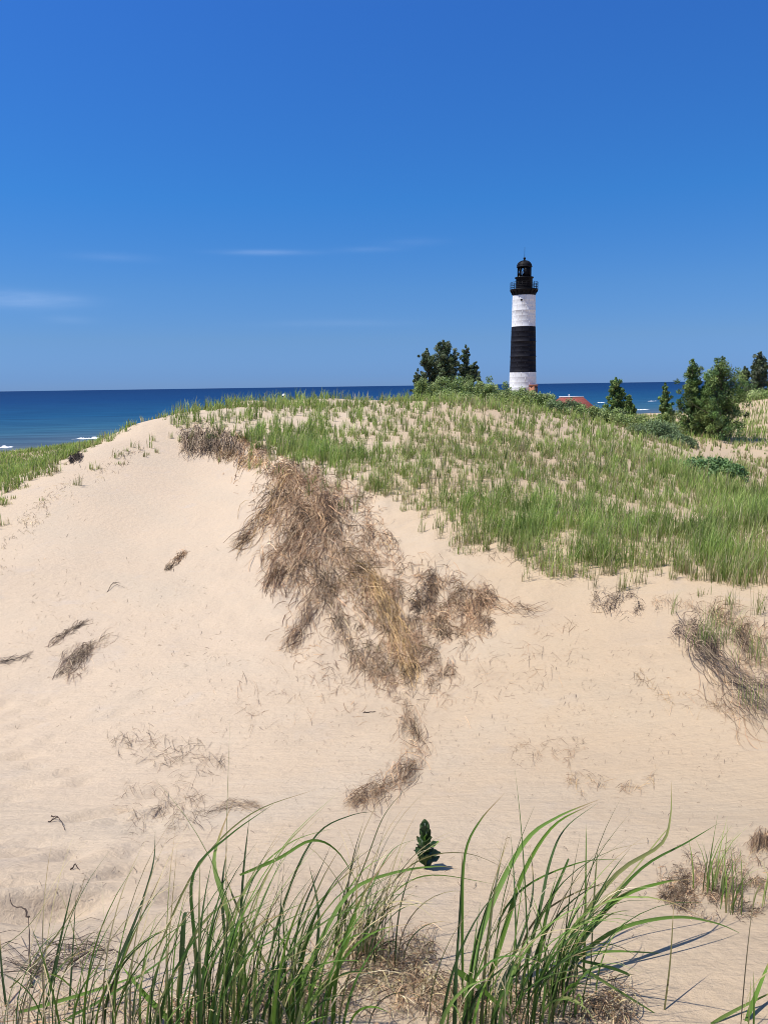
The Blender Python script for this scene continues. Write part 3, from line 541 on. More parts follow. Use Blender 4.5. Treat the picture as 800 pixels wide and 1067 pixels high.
clump('dense green clump just left of centre, blades leaning right',[(285,1095),(312,1072),(335,1085),(300,1110)],100,(.3,.75),.2,.6,(.3,1.2),[
    ([(300,1067),(330,990),(365,930),(410,910),(455,903),(480,906)],1.8,2.3,.008,BR),([(305,1067),(345,1015),(368,960),(372,920)],1.75,2.0,.009,BR),
    ([(290,1030),(250,950),(232,905)],1.85,2.1,.005),([(250,912),(290,895),(325,876),(352,888),(375,925)],2.0,2.2,.006,BR),([(270,1040),(300,930),(330,870),(365,850),(395,845)],1.9,2.4,.004),
    ([(320,1060),(332,960),(322,900)],1.8,2.1,.006,DK),([(300,1050),(312,960),(345,880)],1.8,2.3,.005,DK),([(340,1000),(380,900),(400,850),(424,820)],2.0,2.6,.0025,TH_)],wd=.0075)
clump('short bushy green clump at centre bottom leaning right',[(355,1000),(375,992),(388,1000)],62,(.2,.55),.15,.6,(.3,1.25),[
    ([(365,985),(385,930),(410,885),(445,872)],2.2,2.6,.004),([(370,985),(400,930),(440,895),(490,890),(545,915)],2.2,2.6,.003,TH_),([(375,975),(410,930),(450,912),(520,922)],2.2,2.5,.004)],wd=.006,dryn=40)
clump('big green clump right of centre with broad blades arching right',[(478,1095),(502,1075),(525,1088),(545,1062)],72,(.35,.8),.15,.6,(.4,1.35),[
    ([(485,1040),(505,960),(545,880),(580,852),(624,833)],1.8,2.5,.010,BR),([(500,1050),(528,960),(547,905),(577,860),(616,838)],1.85,2.5,.009,BR),([(540,1040),(562,950),(574,895),(590,862),(622,837)],1.9,2.5,.007),
    ([(482,1060),(481,960),(484,890),(500,855),(526,826)],1.8,2.4,.006),([(470,1067),(478,960),(482,880)],1.8,2.2,.006,DK),([(505,1060),(540,985),(555,930),(552,880)],1.8,2.2,.005,DK),
    ([(495,1020),(535,935),(600,900),(650,895)],1.9,2.4,.004),([(472,1010),(500,1030),(540,1067)],1.72,1.7,.010,BR),([(535,1060),(550,970),(600,930),(650,918)],1.9,2.4,.004,TH_)],wd=.0085)
clump('wide grass clump at lower right with long blades sweeping right',[(555,1055),(575,1035),(600,1022),(580,1060)],70,(.3,.75),.05,.5,(.6,1.6),[
    ([(560,1050),(605,960),(645,908),(688,880),(698,850),(699,815)],1.9,2.6,.008),([(575,1030),(620,960),(668,905),(715,878),(748,858)],1.9,2.6,.006),([(590,1000),(640,940),(690,920),(724,916)],2.0,2.4,.009,BR),
    ([(585,1010),(640,970),(700,956),(745,962),(778,976)],2.0,2.4,.007,BR),([(575,1005),(630,992),(700,994)],2.0,2.2,.006,BR),([(600,1000),(640,1010),(685,1026),(760,1034)],1.95,2.1,.006),
    ([(600,1005),(640,1030),(700,1067)],1.85,1.8,.005),([(560,1010),(570,950),(590,900),(592,895)],2.0,2.3,.006),([(600,960),(640,930),(690,870),(700,860)],2.2,2.6,.004),
    ([(640,1067),(690,1045),(740,1036),(800,1020)],1.8,2.0,.004,TH_),([(690,1067),(698,1000),(702,930)],1.8,2.0,.003,TH_)],wd=.008)
clump('few green blades cut by the bottom right corner',[(780,1066),(802,1062)],9,(.2,.4),.9,.5,(.2,.8),[
    ([(776,1067),(790,1030),(806,990)],1.75,1.9,.007,BR),([(740,1067),(775,1048),(812,1030)],1.75,1.85,.005)],wd=.005,dryn=4)
mat('straw_litter','dry straw and dead leaf thatch between the foreground grass clumps','straw litter',[
    ([(0,1060),(60,1050),(120,1055),(180,1060)],[20,24,22,18],350,40,.03,STRAW+BROWN,None,dict(wpx=.8,curl=.5,jit=1.0)),
    ([(180,1060),(260,1050),(340,1030),(420,1020),(470,1040)],[26,34,40,40,30],3000,30,.05,STRAW+BROWN+[(.10,.075,.05)],None,dict(wpx=.8,curl=.5,jit=1.3)),
    ([(360,1000),(410,990),(450,1000)],[18,26,20],900,24,.04,STRAW+BROWN,None,dict(wpx=.8,curl=.5,jit=1.3)),
    ([(470,1050),(540,1050),(610,1040),(660,1060)],[22,30,30,20],1800,30,.04,STRAW+BROWN+[(.10,.075,.05)],None,dict(wpx=.8,curl=.5,jit=1.3)),
    ([(0,1000),(50,1005),(110,990)],[12,16,12],160,60,.04,[(.09,.07,.055),(.16,.12,.09)],None,dict(wpx=.8,curl=.5,jit=.5))],kind='stuff')

# single twigs lying on the sand
def twig(label, paths, rad):
    m = MB()
    for p in paths:
        q = np.array(p,float); tt = np.linspace(0,len(q)-1,(len(q)-1)*4+1); q = np.stack([np.interp(tt,np.arange(len(q)),q[:,c_]) for c_ in range(3)],-1); q[1:-1] = (q[:-2]+2*q[1:-1]+q[2:])/4
        g = G(q[:,0],q[:,1]); g[:,2] += q[:,2]*.7; g += rng.normal(0,rad*.5,g.shape); m.tube(g,np.linspace(rad*.75,rad*.22,len(q))*rng.uniform(.75,1.2,len(q)),6)
    tag(m.build('twig',M_twig,None,True),label,'twig','dark twigs lying on the sand')
twig('small dark twig bent like a bird on the sand near the lower left',[[(51,857,.01),(60,855,.04),(64,858,.03),(68,866,.005)],[(54,853,.02),(62,855,.04)]],.007)
twig('tiny dark bent twig beside the thin stalks at lower left',[[(74,907,.005),(79,904,.03),(84,907,.005)]],.006)
twig('dark forked twig at the left edge of the sand slope',[[(-6,690,.01),(8,690,.03),(22,686,.03),(34,680,.01)],[(6,690,.03),(18,682,.03)]],.010)
twig('dark branched twig right of the left ridge',[[(112,617,.01),(118,610,.08),(122,611,.06),(130,613,.01)],[(118,610,.08),(126,608,.02)]],.010)
twig('crooked grey branch standing at the lower left corner',[[(33,1030,.0),(33,1000,.09),(33,985,.15)],[(33,985,.15),(28,979,.17),(16,975,.16),(13,968,.2)]],.0042)
twig('long dark curved stalk arching over the lower left grass',[[(72,1010,.02),(95,1010,.09),(120,1015,.12),(150,1022,.07),(170,1040,.0)]],.004)
twig('short twig lying between the hook shaped tuft and the sand face',[[(378,743,.01),(385,743,.02),(391,742,.01)]],.012)

# ------------------------------------------------------------------ milkweed seedling
def milkweed():
    c = G([443],[905])[0]; root = empty('milkweed_plant',c,'small dark green broad-leaved plant standing alone on the sand','plant'); h = .185
    MB().tube([(0,0,-.03),(.004,0,h*.4),(-.002,.004,h*.75),(.004,0,h*.97)],[.007,.006,.005,.003],8).build('stem',M_stem,root,True)
    for k in range(19):
        f = .04+.94*k/18; az = k*2.4+rng.normal(0,.25); el = R(26+50*f+rng.normal(0,13)); L_ = (.098-.020*f)*rng.uniform(.85,1.15); wd = L_*.66; rows_, colsn = 9, 5; vs = []
        for a_ in range(rows_):
            s = a_/(rows_-1); half = wd/2*math.sin(math.pi*min(1,s**.85*.96+.03))**.6
            for b_ in range(colsn):
                q_ = b_/(colsn-1)*2-1; x = s*L_; y = q_*half; z = .22*abs(q_)*half+.10*L_*math.sin(s*2.6)+.006*math.sin(s*14)*abs(q_); ex = x*math.cos(el)-z*math.sin(el); ez = x*math.sin(el)+z*math.cos(el)
                vs.append((ex*math.cos(az)-y*math.sin(az), ex*math.sin(az)+y*math.cos(az), h*f+ez))
        fs = [[a_*colsn+b_, a_*colsn+b_+1, (a_+1)*colsn+b_+1, (a_+1)*colsn+b_] for a_ in range(rows_-1) for b_ in range(colsn-1)]
        base = np.array([(.045,.085,.035),(.06,.11,.042),(.085,.145,.055),(.035,.065,.033)][k%4]); base = np.array((.16,.29,.06)) if k in (8,13) else base; base = np.array((.20,.25,.19)) if k in (11,17) else base
        o = mesh_np('leaf',vs,fs,M_milk,root,True,col=np.tile(base,(len(vs),1)))
        if k in (8,13): o['label'] = 'bright yellow green leaf'
        if k in (11,17): o['label'] = 'pale grey green leaf underside'
milkweed()

# ------------------------------------------------------------------ trees and shrubs
def leafcloud(cent, rad, per, size, cols, asp=1.6, updir=.25):
    """leaf sized quads around many small clump centres"""
    cent = np.asarray(cent); m = len(cent)*per; id_ = np.repeat(np.arange(len(cent)),per); d = rng.normal(0,1,(m,3)); d /= np.linalg.norm(d,axis=1,keepdims=True); rr = np.asarray(rad)[id_] if np.ndim(rad) else np.full(m,rad)
    p = cent[id_]+d*(rng.random((m,1))**.45)*rr[:,None]; nrm = d+rng.normal(0,.8,(m,3)); nrm[:,2] += updir; nrm /= np.linalg.norm(nrm,axis=1,keepdims=True)
    t = np.cross(nrm,rng.normal(0,1,(m,3))); t[:,2] += .3; t /= np.linalg.norm(t,axis=1,keepdims=True)+1e-9; b = np.cross(nrm,t); b /= np.linalg.norm(b,axis=1,keepdims=True)+1e-9; s = size*rng.uniform(.6,1.3,(m,1))
    v = np.stack([p-t*s*asp/2,p+b*s/2,p+t*s*asp/2,p-b*s/2],1).reshape(-1,3); f = np.arange(m*4).reshape(-1,4)
    cc = pick(len(cent),cols,None,.22)[id_]*(1+rng.normal(0,.15,(m,1))); return v, f, np.repeat(np.clip(cc,.005,.6),4,0)
PINE = [(.09,.155,.04),(.145,.225,.06),(.22,.29,.09),(.10,.17,.058)]
def limb_tree(name, base, h, trunk_r, limbs, label, group, cols, clump_r, per, size, mat_, cat='tree', lean=0., asp=1.6, top=True):
    root = empty(name,base,label,cat,group); m = MB(); tp = [(lean*h*t*t+.03*h*math.sin(t*5),.02*h*math.sin(t*4+1),h*t-.3*(t==0)) for t in np.linspace(0,1,9)]; tp = np.array(tp); m.tube(tp,np.linspace(trunk_r,trunk_r*.15,9),7); m.build('trunk',M_bark,root,True)
    bm_ = MB(); cs = []; rs = []
    for (f, az, L_, rise) in limbs:
        i_ = f*8; o_ = tp[int(i_)]+(tp[min(int(i_)+1,8)]-tp[int(i_)])*(i_-int(i_)); dv = np.array([math.cos(az)*math.cos(rise),math.sin(az)*math.cos(rise),math.sin(rise)]); pts = [o_+dv*L_*s+np.array([0,0,.18*L_*s*s])+rng.normal(0,.03*L_,3)*(s > 0) for s in np.linspace(0,1,5)]
        bm_.tube(pts,np.linspace(trunk_r*.32,trunk_r*.06,5),5)
        nc = max(2,int(L_/clump_r*1.25))
        for s in np.linspace(.3,1.0,nc):
            k = min(int(s*4),3); q_ = pts[k]+(pts[k+1]-pts[k])*(s*4-k); cs.append(q_+rng.normal(0,clump_r*.45,3)); rs.append(clump_r*rng.uniform(.6,1.2)*(1.1-.35*s))
    if top: cs.append(tp[-1]+[0,0,.0]); rs.append(clump_r*.6); cs.append(tp[-1]+[0,0,clump_r*.7]); rs.append(clump_r*.35); cs.append(tp[7]); rs.append(clump_r*.8)
    bm_.build('branches',M_bark,root,True); v, f, c = leafcloud(cs,np.array(rs),per,size,cols,asp); mesh_np('crown',v,f,mat_,root,col=c); return root
def pine(u, v, y, hpx, wpx, label, seed, lean=0, dens=1., cols=PINE, zoff=0, low=.06):
    global rng
    rng = np.random.default_rng(seed); x = float(P(u,v,y)[0]); z = float(H(x,y))-.05; top = float(P(u,v-hpx,y)[2]); h = max(1.5,top-z); W = wpx/F*y*1.02/2; limbs = []
    nw = int(9*dens+h*1.7)
    for k in range(nw):
        f = low+(1-low-.04)*(k/nw)**.95; prof = (1-f)**.62*1.02*(.6+.4*min(1,f/.16)); nl = 5 if f < .75 else 4; a0 = rng.uniform(0,6.28)
        for j_ in range(nl):
            if rng.random() < .14: continue
            limbs.append((f,a0+j_*6.28/nl+rng.normal(0,.3),max(.18,W*prof*rng.uniform(.42,1.25)),R(rng.uniform(8,34)+20*f)))
    o = limb_tree('pine_tree',(x,y,z),h,.028*h+.02,limbs,label,'pines growing around the grassy dunes',cols,max(.2,W*.22),int(80*dens),max(.06,y*.0011),M_needle,'pine tree',lean,2.4)
    rng = np.random.default_rng(seed+999); return o
pine(749,462,58,83,66,'largest pine, broad and dark, at the bottom of the sandy valley',11,dens=1.25,low=.03)
pine(719,455,60,76,40,'tall narrow pine with a spiky top, touching the largest pine on its left',12,dens=.95)
pine(733,458,59.5,56,34,'shorter pine squeezed between the spiky pine and the largest pine',15,dens=1.0,low=.03)
pine(692,437,78,36,17,'small slender pine standing alone left of the spiky pine, in front of the beach',13,dens=.7)
pine(641,432,105,36,25,'rounded pine right of the red roof',14,dens=1.05,low=.03)
pine(655,433,102,20,15,'small low pine at the right foot of the rounded pine',16,dens=.9,low=.03)
pine(788,418,98,48,32,'taller wispy tree on the right hilltop with open grey branches',17,lean=.03,dens=.75,cols=[(.10,.13,.07),(.14,.16,.095),(.09,.12,.055)])
pine(774,418,99,34,20,'thinner wispy tree left beside the tall one on the right hilltop',18,dens=.65,cols=[(.10,.135,.06),(.14,.165,.08),(.09,.12,.05)])
DARKT = [(.065,.10,.046),(.09,.13,.058),(.13,.17,.08),(.15,.18,.098)]
def poplar(u, v, y, hpx, wpx, label, seed, cols=DARKT, dens=1.):
    global rng
    rng = np.random.default_rng(seed); x = float(P(u,v,y)[0]); z = float(H(x,y))-.05; top = float(P(u,v-hpx,y)[2]); h = max(1.,top-z); W = wpx/F*y/2; limbs = []
    for k in range(int(64*dens)):
        f = rng.uniform(.06,.94); prof = min(1,.55+1.1*f) if f < .45 else 1.05-.85*max(0,f-.45)/.55; limbs.append((f,rng.uniform(0,6.28),W*prof*rng.uniform(.6,1.2)/math.cos(R(48)),R(rng.uniform(38,62))))
    o = limb_tree('leafy_tree',(x,y,z),h*.97,.02*h+.03,limbs,label,'dark trees behind the shrubs',cols,max(.22,W*.22),90,max(.08,y*.0012),M_leaf,'tree',0,1.4); rng = np.random.default_rng(seed+999); return o
poplar(464,408,98,53,30,'tallest dark tree in the middle of the group left of the lighthouse',31,dens=1.3)
poplar(447,408,99,45,24,'dark tree on the left side of the tallest one, with a leaning top',32)
poplar(437,408,97,24,16,'low dark bush-like tree at the left end of the tree group',33,dens=.8)
poplar(487,406,100,47,19,'narrow dark tree right of a gap, next to the tallest tree',34,dens=.8)
poplar(500,404,96,15,9,'tiny dark tree at the right end of the group, just above the shrubs',35,dens=.5)
WILLOW = [(.22,.30,.095),(.28,.35,.12),(.33,.385,.155),(.18,.25,.08)]; BLUEG = [(.17,.24,.105),(.22,.28,.13),(.145,.205,.09)]; OLIVE = [(.25,.32,.09),(.31,.37,.13),(.20,.27,.09)]
def shrub(u, v, y, wpx, hpx, label, cols, seed, per=130):
    global rng
    rng = np.random.default_rng(seed); x = float(P(u,v,y)[0]); W = wpx*1.2/F*y/2; z = float(H(x,y)); top = float(P(u,v-hpx*.95,y)[2]); h = max(.4,top-z); root = empty('shrub',(x,y,z),label,'shrub','low shrubs on the dune crest'); cs = []; m = MB()
    for k in range(64):
        az = rng.uniform(0,6.28); rr = W*math.sqrt(rng.random()); e = math.sqrt(max(0,1-(rr/W)**2)); px_, py_ = rr*math.cos(az), rr*math.sin(az)*.8; gz = float(H(x+px_,y+py_))-z; q_ = np.array([px_,py_,gz+max(.12,(h-gz)*e*rng.uniform(.35,1.0))]); cs.append(q_)
        if k % 3 == 0: m.tube([(px_*.3,py_*.3,-.1),(px_*.7,py_*.7,q_[2]*.5),q_],[.03,.02,.008],5)
    m.build('stems',M_bark,root,True); vv, f, c = leafcloud(cs,np.full(len(cs),max(.2,W*.24)),per,max(.07,y*.0013),cols,1.6,.5); mesh_np('foliage',vv,f,M_leaf,root,col=c); rng = np.random.default_rng(seed+99)
for k, s in enumerate([
    (444,411,62,32,12,'low olive shrub at the left end of the crest shrubs under the dark trees',OLIVE),
    (463,412,62,36,14,'rounded green shrub directly under the tallest dark tree',WILLOW),
    (485,412,62,38,17,'highest rounded shrub under the narrow dark tree',WILLOW),
    (506,412,61,30,13,'green shrub in the dip between the dark trees and the lighthouse',WILLOW),
    (523,413,62,30,12.5,'yellow green shrub just left of the lighthouse foot',OLIVE),
    (543,416,60,34,9.5,'green shrub in front of the lighthouse foot',WILLOW),
    (565,423,59,34,10.5,'green shrub right of the lighthouse foot, left of the red roof',WILLOW),
    (588,433,57,36,15.5,'grey green shrub under the left end of the red roof',BLUEG),
    (611,439,56,38,14.5,'green shrub under the right end of the red roof',WILLOW),
    (637,444,56,38,16,'green shrub below the rounded pine',WILLOW),
    (660,450,55,34,16,'olive shrub between the rounded pine and the blue green shrub',OLIVE),
    (685,461,50,52,20,'large blue green shrub on the near side of the sandy valley',BLUEG),
    (706,467,48,30,12,'small blue green shrub at the right foot of the large blue green one',BLUEG),
    (690,444,66,24,12,'bright green shrub at the foot of the slender pine',OLIVE),
    (708,455,62,24,14,'yellow green shrub at the foot of the spiky pine',OLIVE),
    (472,416,58,44,8,'flat olive shrub in front of the rounded shrubs',OLIVE),
    (530,418,57,44,8,'flat pale shrub in front of the lighthouse shrubs',OLIVE),
    (795,419,90,44,9,'pale green low shrub under the hilltop trees',WILLOW),
    (738,494,29,60,12,'low spreading dark green shrub on the near grassy slope',[(.13,.23,.075),(.16,.26,.09)])]): shrub(*s[:4],s[4]+(6 if k < 4 else 1),*s[5:],100+k)

# ------------------------------------------------------------------ lighthouse
def lighthouse():
    Y = 172.; uc = 544.2; cx = float(P(uc,405,Y)[0]); Z = lambda v: float(P(544,v,Y)[2]); sc = Y*math.cos(0)/F*1.0*float(np.linalg.norm([1]))
    dep = float(-(np.array([cx,Y,Z(350)-EYE]) @ CR)[2]); px = dep/F; zb = float(H(cx,Y))-.4
    root = empty('lighthouse',(cx,Y,zb+.4),'tall white and black banded lighthouse with black lantern room, behind the shrubs','lighthouse'); o0 = zb+.4; z = lambda v: Z(v)-o0
    def section(v0, v1, r0, r1, rows, mat_, lip, label):
        m = MB(); prof = []
        for k in range(rows):
            za, zz = z(v0)+(z(v1)-z(v0))*k/rows, z(v0)+(z(v1)-z(v0))*(k+1)/rows; ra = r0+(r1-r0)*k/rows; rb = r0+(r1-r0)*(k+1)/rows; big = lip*(2.4 if k % 3 == 0 else 1)
            prof += [(ra+big,za),(ra+big,za+.16),(ra+big*.35,za+.20),(rb+big*.2,zz-.05)]
        m.lathe(prof,64)
        for k in range(rows):
            za, zz = z(v0)+(z(v1)-z(v0))*k/rows, z(v0)+(z(v1)-z(v0))*(k+1)/rows; ra = r0+(r1-r0)*(k+.5)/rows+lip*.35
            for j_ in range(10):
                g = (j_+.5*(k % 2))*2*math.pi/10; m.add([((ra+dr)*math.cos(g+da), (ra+dr)*math.sin(g+da), zc) for dr in (-.1,.018) for da, zc in ((-.013,za+.22),(.013,za+.22),(.013,zz-.06),(-.013,zz-.06))],[[0,1,2,3],[7,6,5,4],[0,4,5,1],[1,5,6,2],[2,6,7,3],[3,7,4,0]])
        o = m.build('tower_section',mat_,root); o['label'] = label; return o
    W = lambda hw: hw*px
    MB().lathe([(W(15.6),-1.6),(W(15.6),.1),(W(14.6),.5),(W(14.2),.9)],48,cap0=True).build('foundation',M_wall,root)
    section(404+ (0), 387.7, W(14.0), W(13.7), 3, M_white, .014, 'white lowest section of the tower')
    bl = MB().lathe([(W(14.15),.85),(W(14.0),z(404))],48); bl.build('tower_base',M_white,root)
    section(387.7,340.6,W(13.5),W(12.3),9,M_black,.034,'black middle section of the tower')
    up = section(340.6,307.6,W(12.15),W(11.65),6,M_white,.014,'white upper section of the tower')
    g = math.radians(248); rr = W(11.75); c = np.array([rr*math.cos(g),rr*math.sin(g),z(313.6)])
    pt = MB(); e1 = np.array([-math.sin(g),math.cos(g),0]); nn = np.array([math.cos(g),math.sin(g),0]); ring = [c+nn*.06+.24*(e1*math.cos(t)+np.array([0,0,1])*math.sin(t)) for t in np.linspace(0,2*math.pi,17)[:-1]]; pt.add(ring+[q_-nn*.3 for q_ in ring],[list(range(16))]+[[k,(k+1)%16,16+(k+1)%16,16+k] for k in range(16)]); pt.build('porthole',M_dark,up)
    # flaring black cornice, brackets and gallery
    gal = MB(); gal.lathe([(W(11.7),z(308.2)),(W(11.95),z(306.8)),(W(12.0),z(305)),(W(13.0),z(303.8)),(W(14.1),z(302.9)),(W(14.3),z(302.7)),(W(14.3),z(301.6)),(W(8),z(301.5))],48).build('gallery',M_blackmetal,root)
    gobj = root.children[-1]
    for k in range(16):
        t = 2*math.pi*k/16; d = np.array([math.cos(t),math.sin(t),0]); b = MB(); b.tube([d*W(12.05)+[0,0,z(306.6)],d*W(12.9)+[0,0,z(304.6)],d*W(14.0)+[0,0,z(303.1)]],[.14,.13,.12],6); b.build('bracket',M_blackmetal,gobj)
    ra = MB(); zt, zm = z(294.6), z(298.2)
    for k in range(20):
        t = 2*math.pi*k/20; x, y = W(14.0)*math.cos(t), W(14.0)*math.sin(t); ra.tube([(x,y,z(301.8)),(x,y,zt)],.05,5)
    for zz in (zt,zm,(zt+zm)/2,(zm+z(301.6))/2):
        ra.tube([(W(14.0)*math.cos(t),W(14.0)*math.sin(t),zz) for t in np.linspace(0,2*math.pi,41)],.042,5,False)
    ra.build('railing',M_blackmetal,gobj)
    MB().lathe([(W(8.5),z(301.6)),(W(8.4),z(290.6)),(W(9.4),z(290.1)),(W(9.6),z(289.6)),(W(9.6),z(289.0)),(W(7.3),z(288.8))],32,cap1=True).build('watch_room',M_blackmetal,root)
    lz0, lz1 = z(288.9), z(278.4); lr = W(7.2); fr = MB(); ns = 10; ang = [math.pi*.0+2*math.pi*k/ns+.15 for k in range(ns)]
    for t in ang: fr.tube([(lr*math.cos(t),lr*math.sin(t),lz0),(lr*math.cos(t),lr*math.sin(t),lz1)],.05,6)
    for zz in (lz0+.06,lz0+(lz1-lz0)*.36,lz0+(lz1-lz0)*.68,lz1-.04): fr.tube([(lr*math.cos(t),lr*math.sin(t),zz) for t in ang+[ang[0]]],.03,5,False)
    lan = fr.build('lantern_frame',M_blackmetal,root)
    for k in range(ns):
        t0, t1 = ang[k], ang[(k+1)%ns]+(2*math.pi if k == ns-1 else 0); mid = (t0+t1)/2; blank = math.cos(mid) > .12
        r_ = lr-.02; q0 = np.array([r_*math.cos(t0),r_*math.sin(t0)]); q1 = np.array([r_*math.cos(t1),r_*math.sin(t1)]); v = [(q0[0],q0[1],lz0),(q1[0],q1[1],lz0),(q1[0],q1[1],lz1),(q0[0],q0[1],lz1)]; s_ = .97
        v += [(a_*s_,b_*s_,c_) for a_, b_, c_ in v]; o = MB().add(v,[[0,1,2,3],[7,6,5,4],[0,4,5,1],[1,5,6,2],[2,6,7,3],[3,7,4,0]]).build('blank_panel' if blank else 'window_pane',M_blackmetal if blank else M_glass,lan)
    MB().lathe([(.22,lz0-.02),(.22,lz0+.5),(.45,lz0+.6),(.5,lz0+1.0),(.42,lz0+1.35),(.18,lz0+1.5)],20,cap1=True).build('lamp',M_glass,lan)
    dz = lambda v: z(v); prof = [(W(7.2),dz(278.7)),(W(8.0),dz(278.5)),(W(8.1),dz(278.0)),(W(7.6),dz(277.4))]+[(W(7.5)*math.cos(t),dz(277.3)+(dz(271.6)-dz(277.3))*math.sin(t)) for t in np.linspace(.05,1.45,9)]+[(W(1.0),dz(271.2))]
    dm = MB().lathe(prof,20,cap1=True)
    for k in range(10):
        t = 2*math.pi*k/10; dm.tube([(W(7.6)*math.cos(s)*math.cos(t),W(7.6)*math.cos(s)*math.sin(t),dz(277.3)+(dz(271.5)-dz(277.3))*math.sin(s)) for s in np.linspace(.05,1.45,8)],.06,5)
    rf = dm.build('dome_roof',M_blackmetal,root,True)
    MB().lathe([(W(1.0),dz(271.5)),(W(.85),dz(270.4)),(W(1.25),dz(269.9)),(W(1.35),dz(269.1)),(W(1.0),dz(268.4)),(W(.2),dz(268.0))],14,cap1=True).build('vent_ball',M_blackmetal,rf,True)
    MB().tube([(0,0,dz(268.2)),(0,0,dz(257.5))],[.05,.03],5).build('lightning_rod',M_blackmetal,rf)
    # brick entry at the foot, its own little building
    e = P(555.5,409,Y-2.2); bx = float(e[0]); by = Y-2.2; bz = float(H(bx,by)); ro = empty('brick_entry',(bx,by,bz),'small red brick entry at the right foot of the lighthouse','entry'); tz = float(P(555,401.2,by)[2])-bz
    MB().box(-1.0,.55,-1.4,1.4,-.5,tz-.15).build('wall',M_brick,ro); MB().box(-1.12,.67,-1.52,1.52,tz-.147,tz+.1).build('roof',M_brick,ro); MB().box(.552,.70,-.95,.95,-.2,tz-.45).build('door',M_dark,ro)
    MB().box(-.1,.5,-1.44,-1.402,.4,tz-.35).build('door',M_dark,ro)
lighthouse()
def house():
    Y = 188.; x0 = float(P(583,414,Y)[0]); x1 = float(P(607,414,Y)[0]); zr = float(P(595,413.6,Y)[2]); xe = float(P(623,426,Y-6)[0]); cx = (x0+x1)/2; g = float(H(cx,Y)); root = empty('keepers_house',(cx,Y,g),'house with a red hipped roof and white ridge, mostly hidden behind the shrubs','house')
    zr -= g; run = xe-x1; dy = 5.2; ez = zr-2.9; hx0 = x0-cx-run; hx1 = xe-cx; a_, b_ = x0-cx, x1-cx
    roof = MB().add([(a_,0,zr),(b_,0,zr),(hx0,-dy,ez),(hx1,-dy,ez),(hx1,dy,ez),(hx0,dy,ez),(hx0,-dy,ez-.22),(hx1,-dy,ez-.22),(hx1,dy,ez-.22),(hx0,dy,ez-.22)],[[0,2,3,1],[1,3,4],[1,4,5,0],[0,5,2],[2,6,7,3],[3,7,8,4],[4,8,9,5],[5,9,6,2],[6,9,8,7]]).build('roof',M_roof,root)
    MB().box(a_-.15,b_+.15,-.28,.28,zr-.1,zr+.16).build('ridge_cap',M_ridge,roof); MB().box(a_+.4*(b_-a_)-.14,a_+.4*(b_-a_)+.14,-.14,.14,zr+.163,zr+.6).build('vent',M_ridge,roof)
    wl = MB().box(hx0+.5,hx1-.5,-dy+.5,dy-.5,-.8,ez-.225).build('wall',M_wall,root)
    for k in range(4):
        xx = hx0+1.6+k*(hx1-hx0-3.2)/3; f = MB().box(xx-.55,xx+.55,-dy+.44,-dy+.497,.8,2.2).build('window',M_white,root); MB().box(xx-.43,xx+.43,-dy+.42,-dy+.437,.92,2.08).build('pane',M_dark,f)
house()

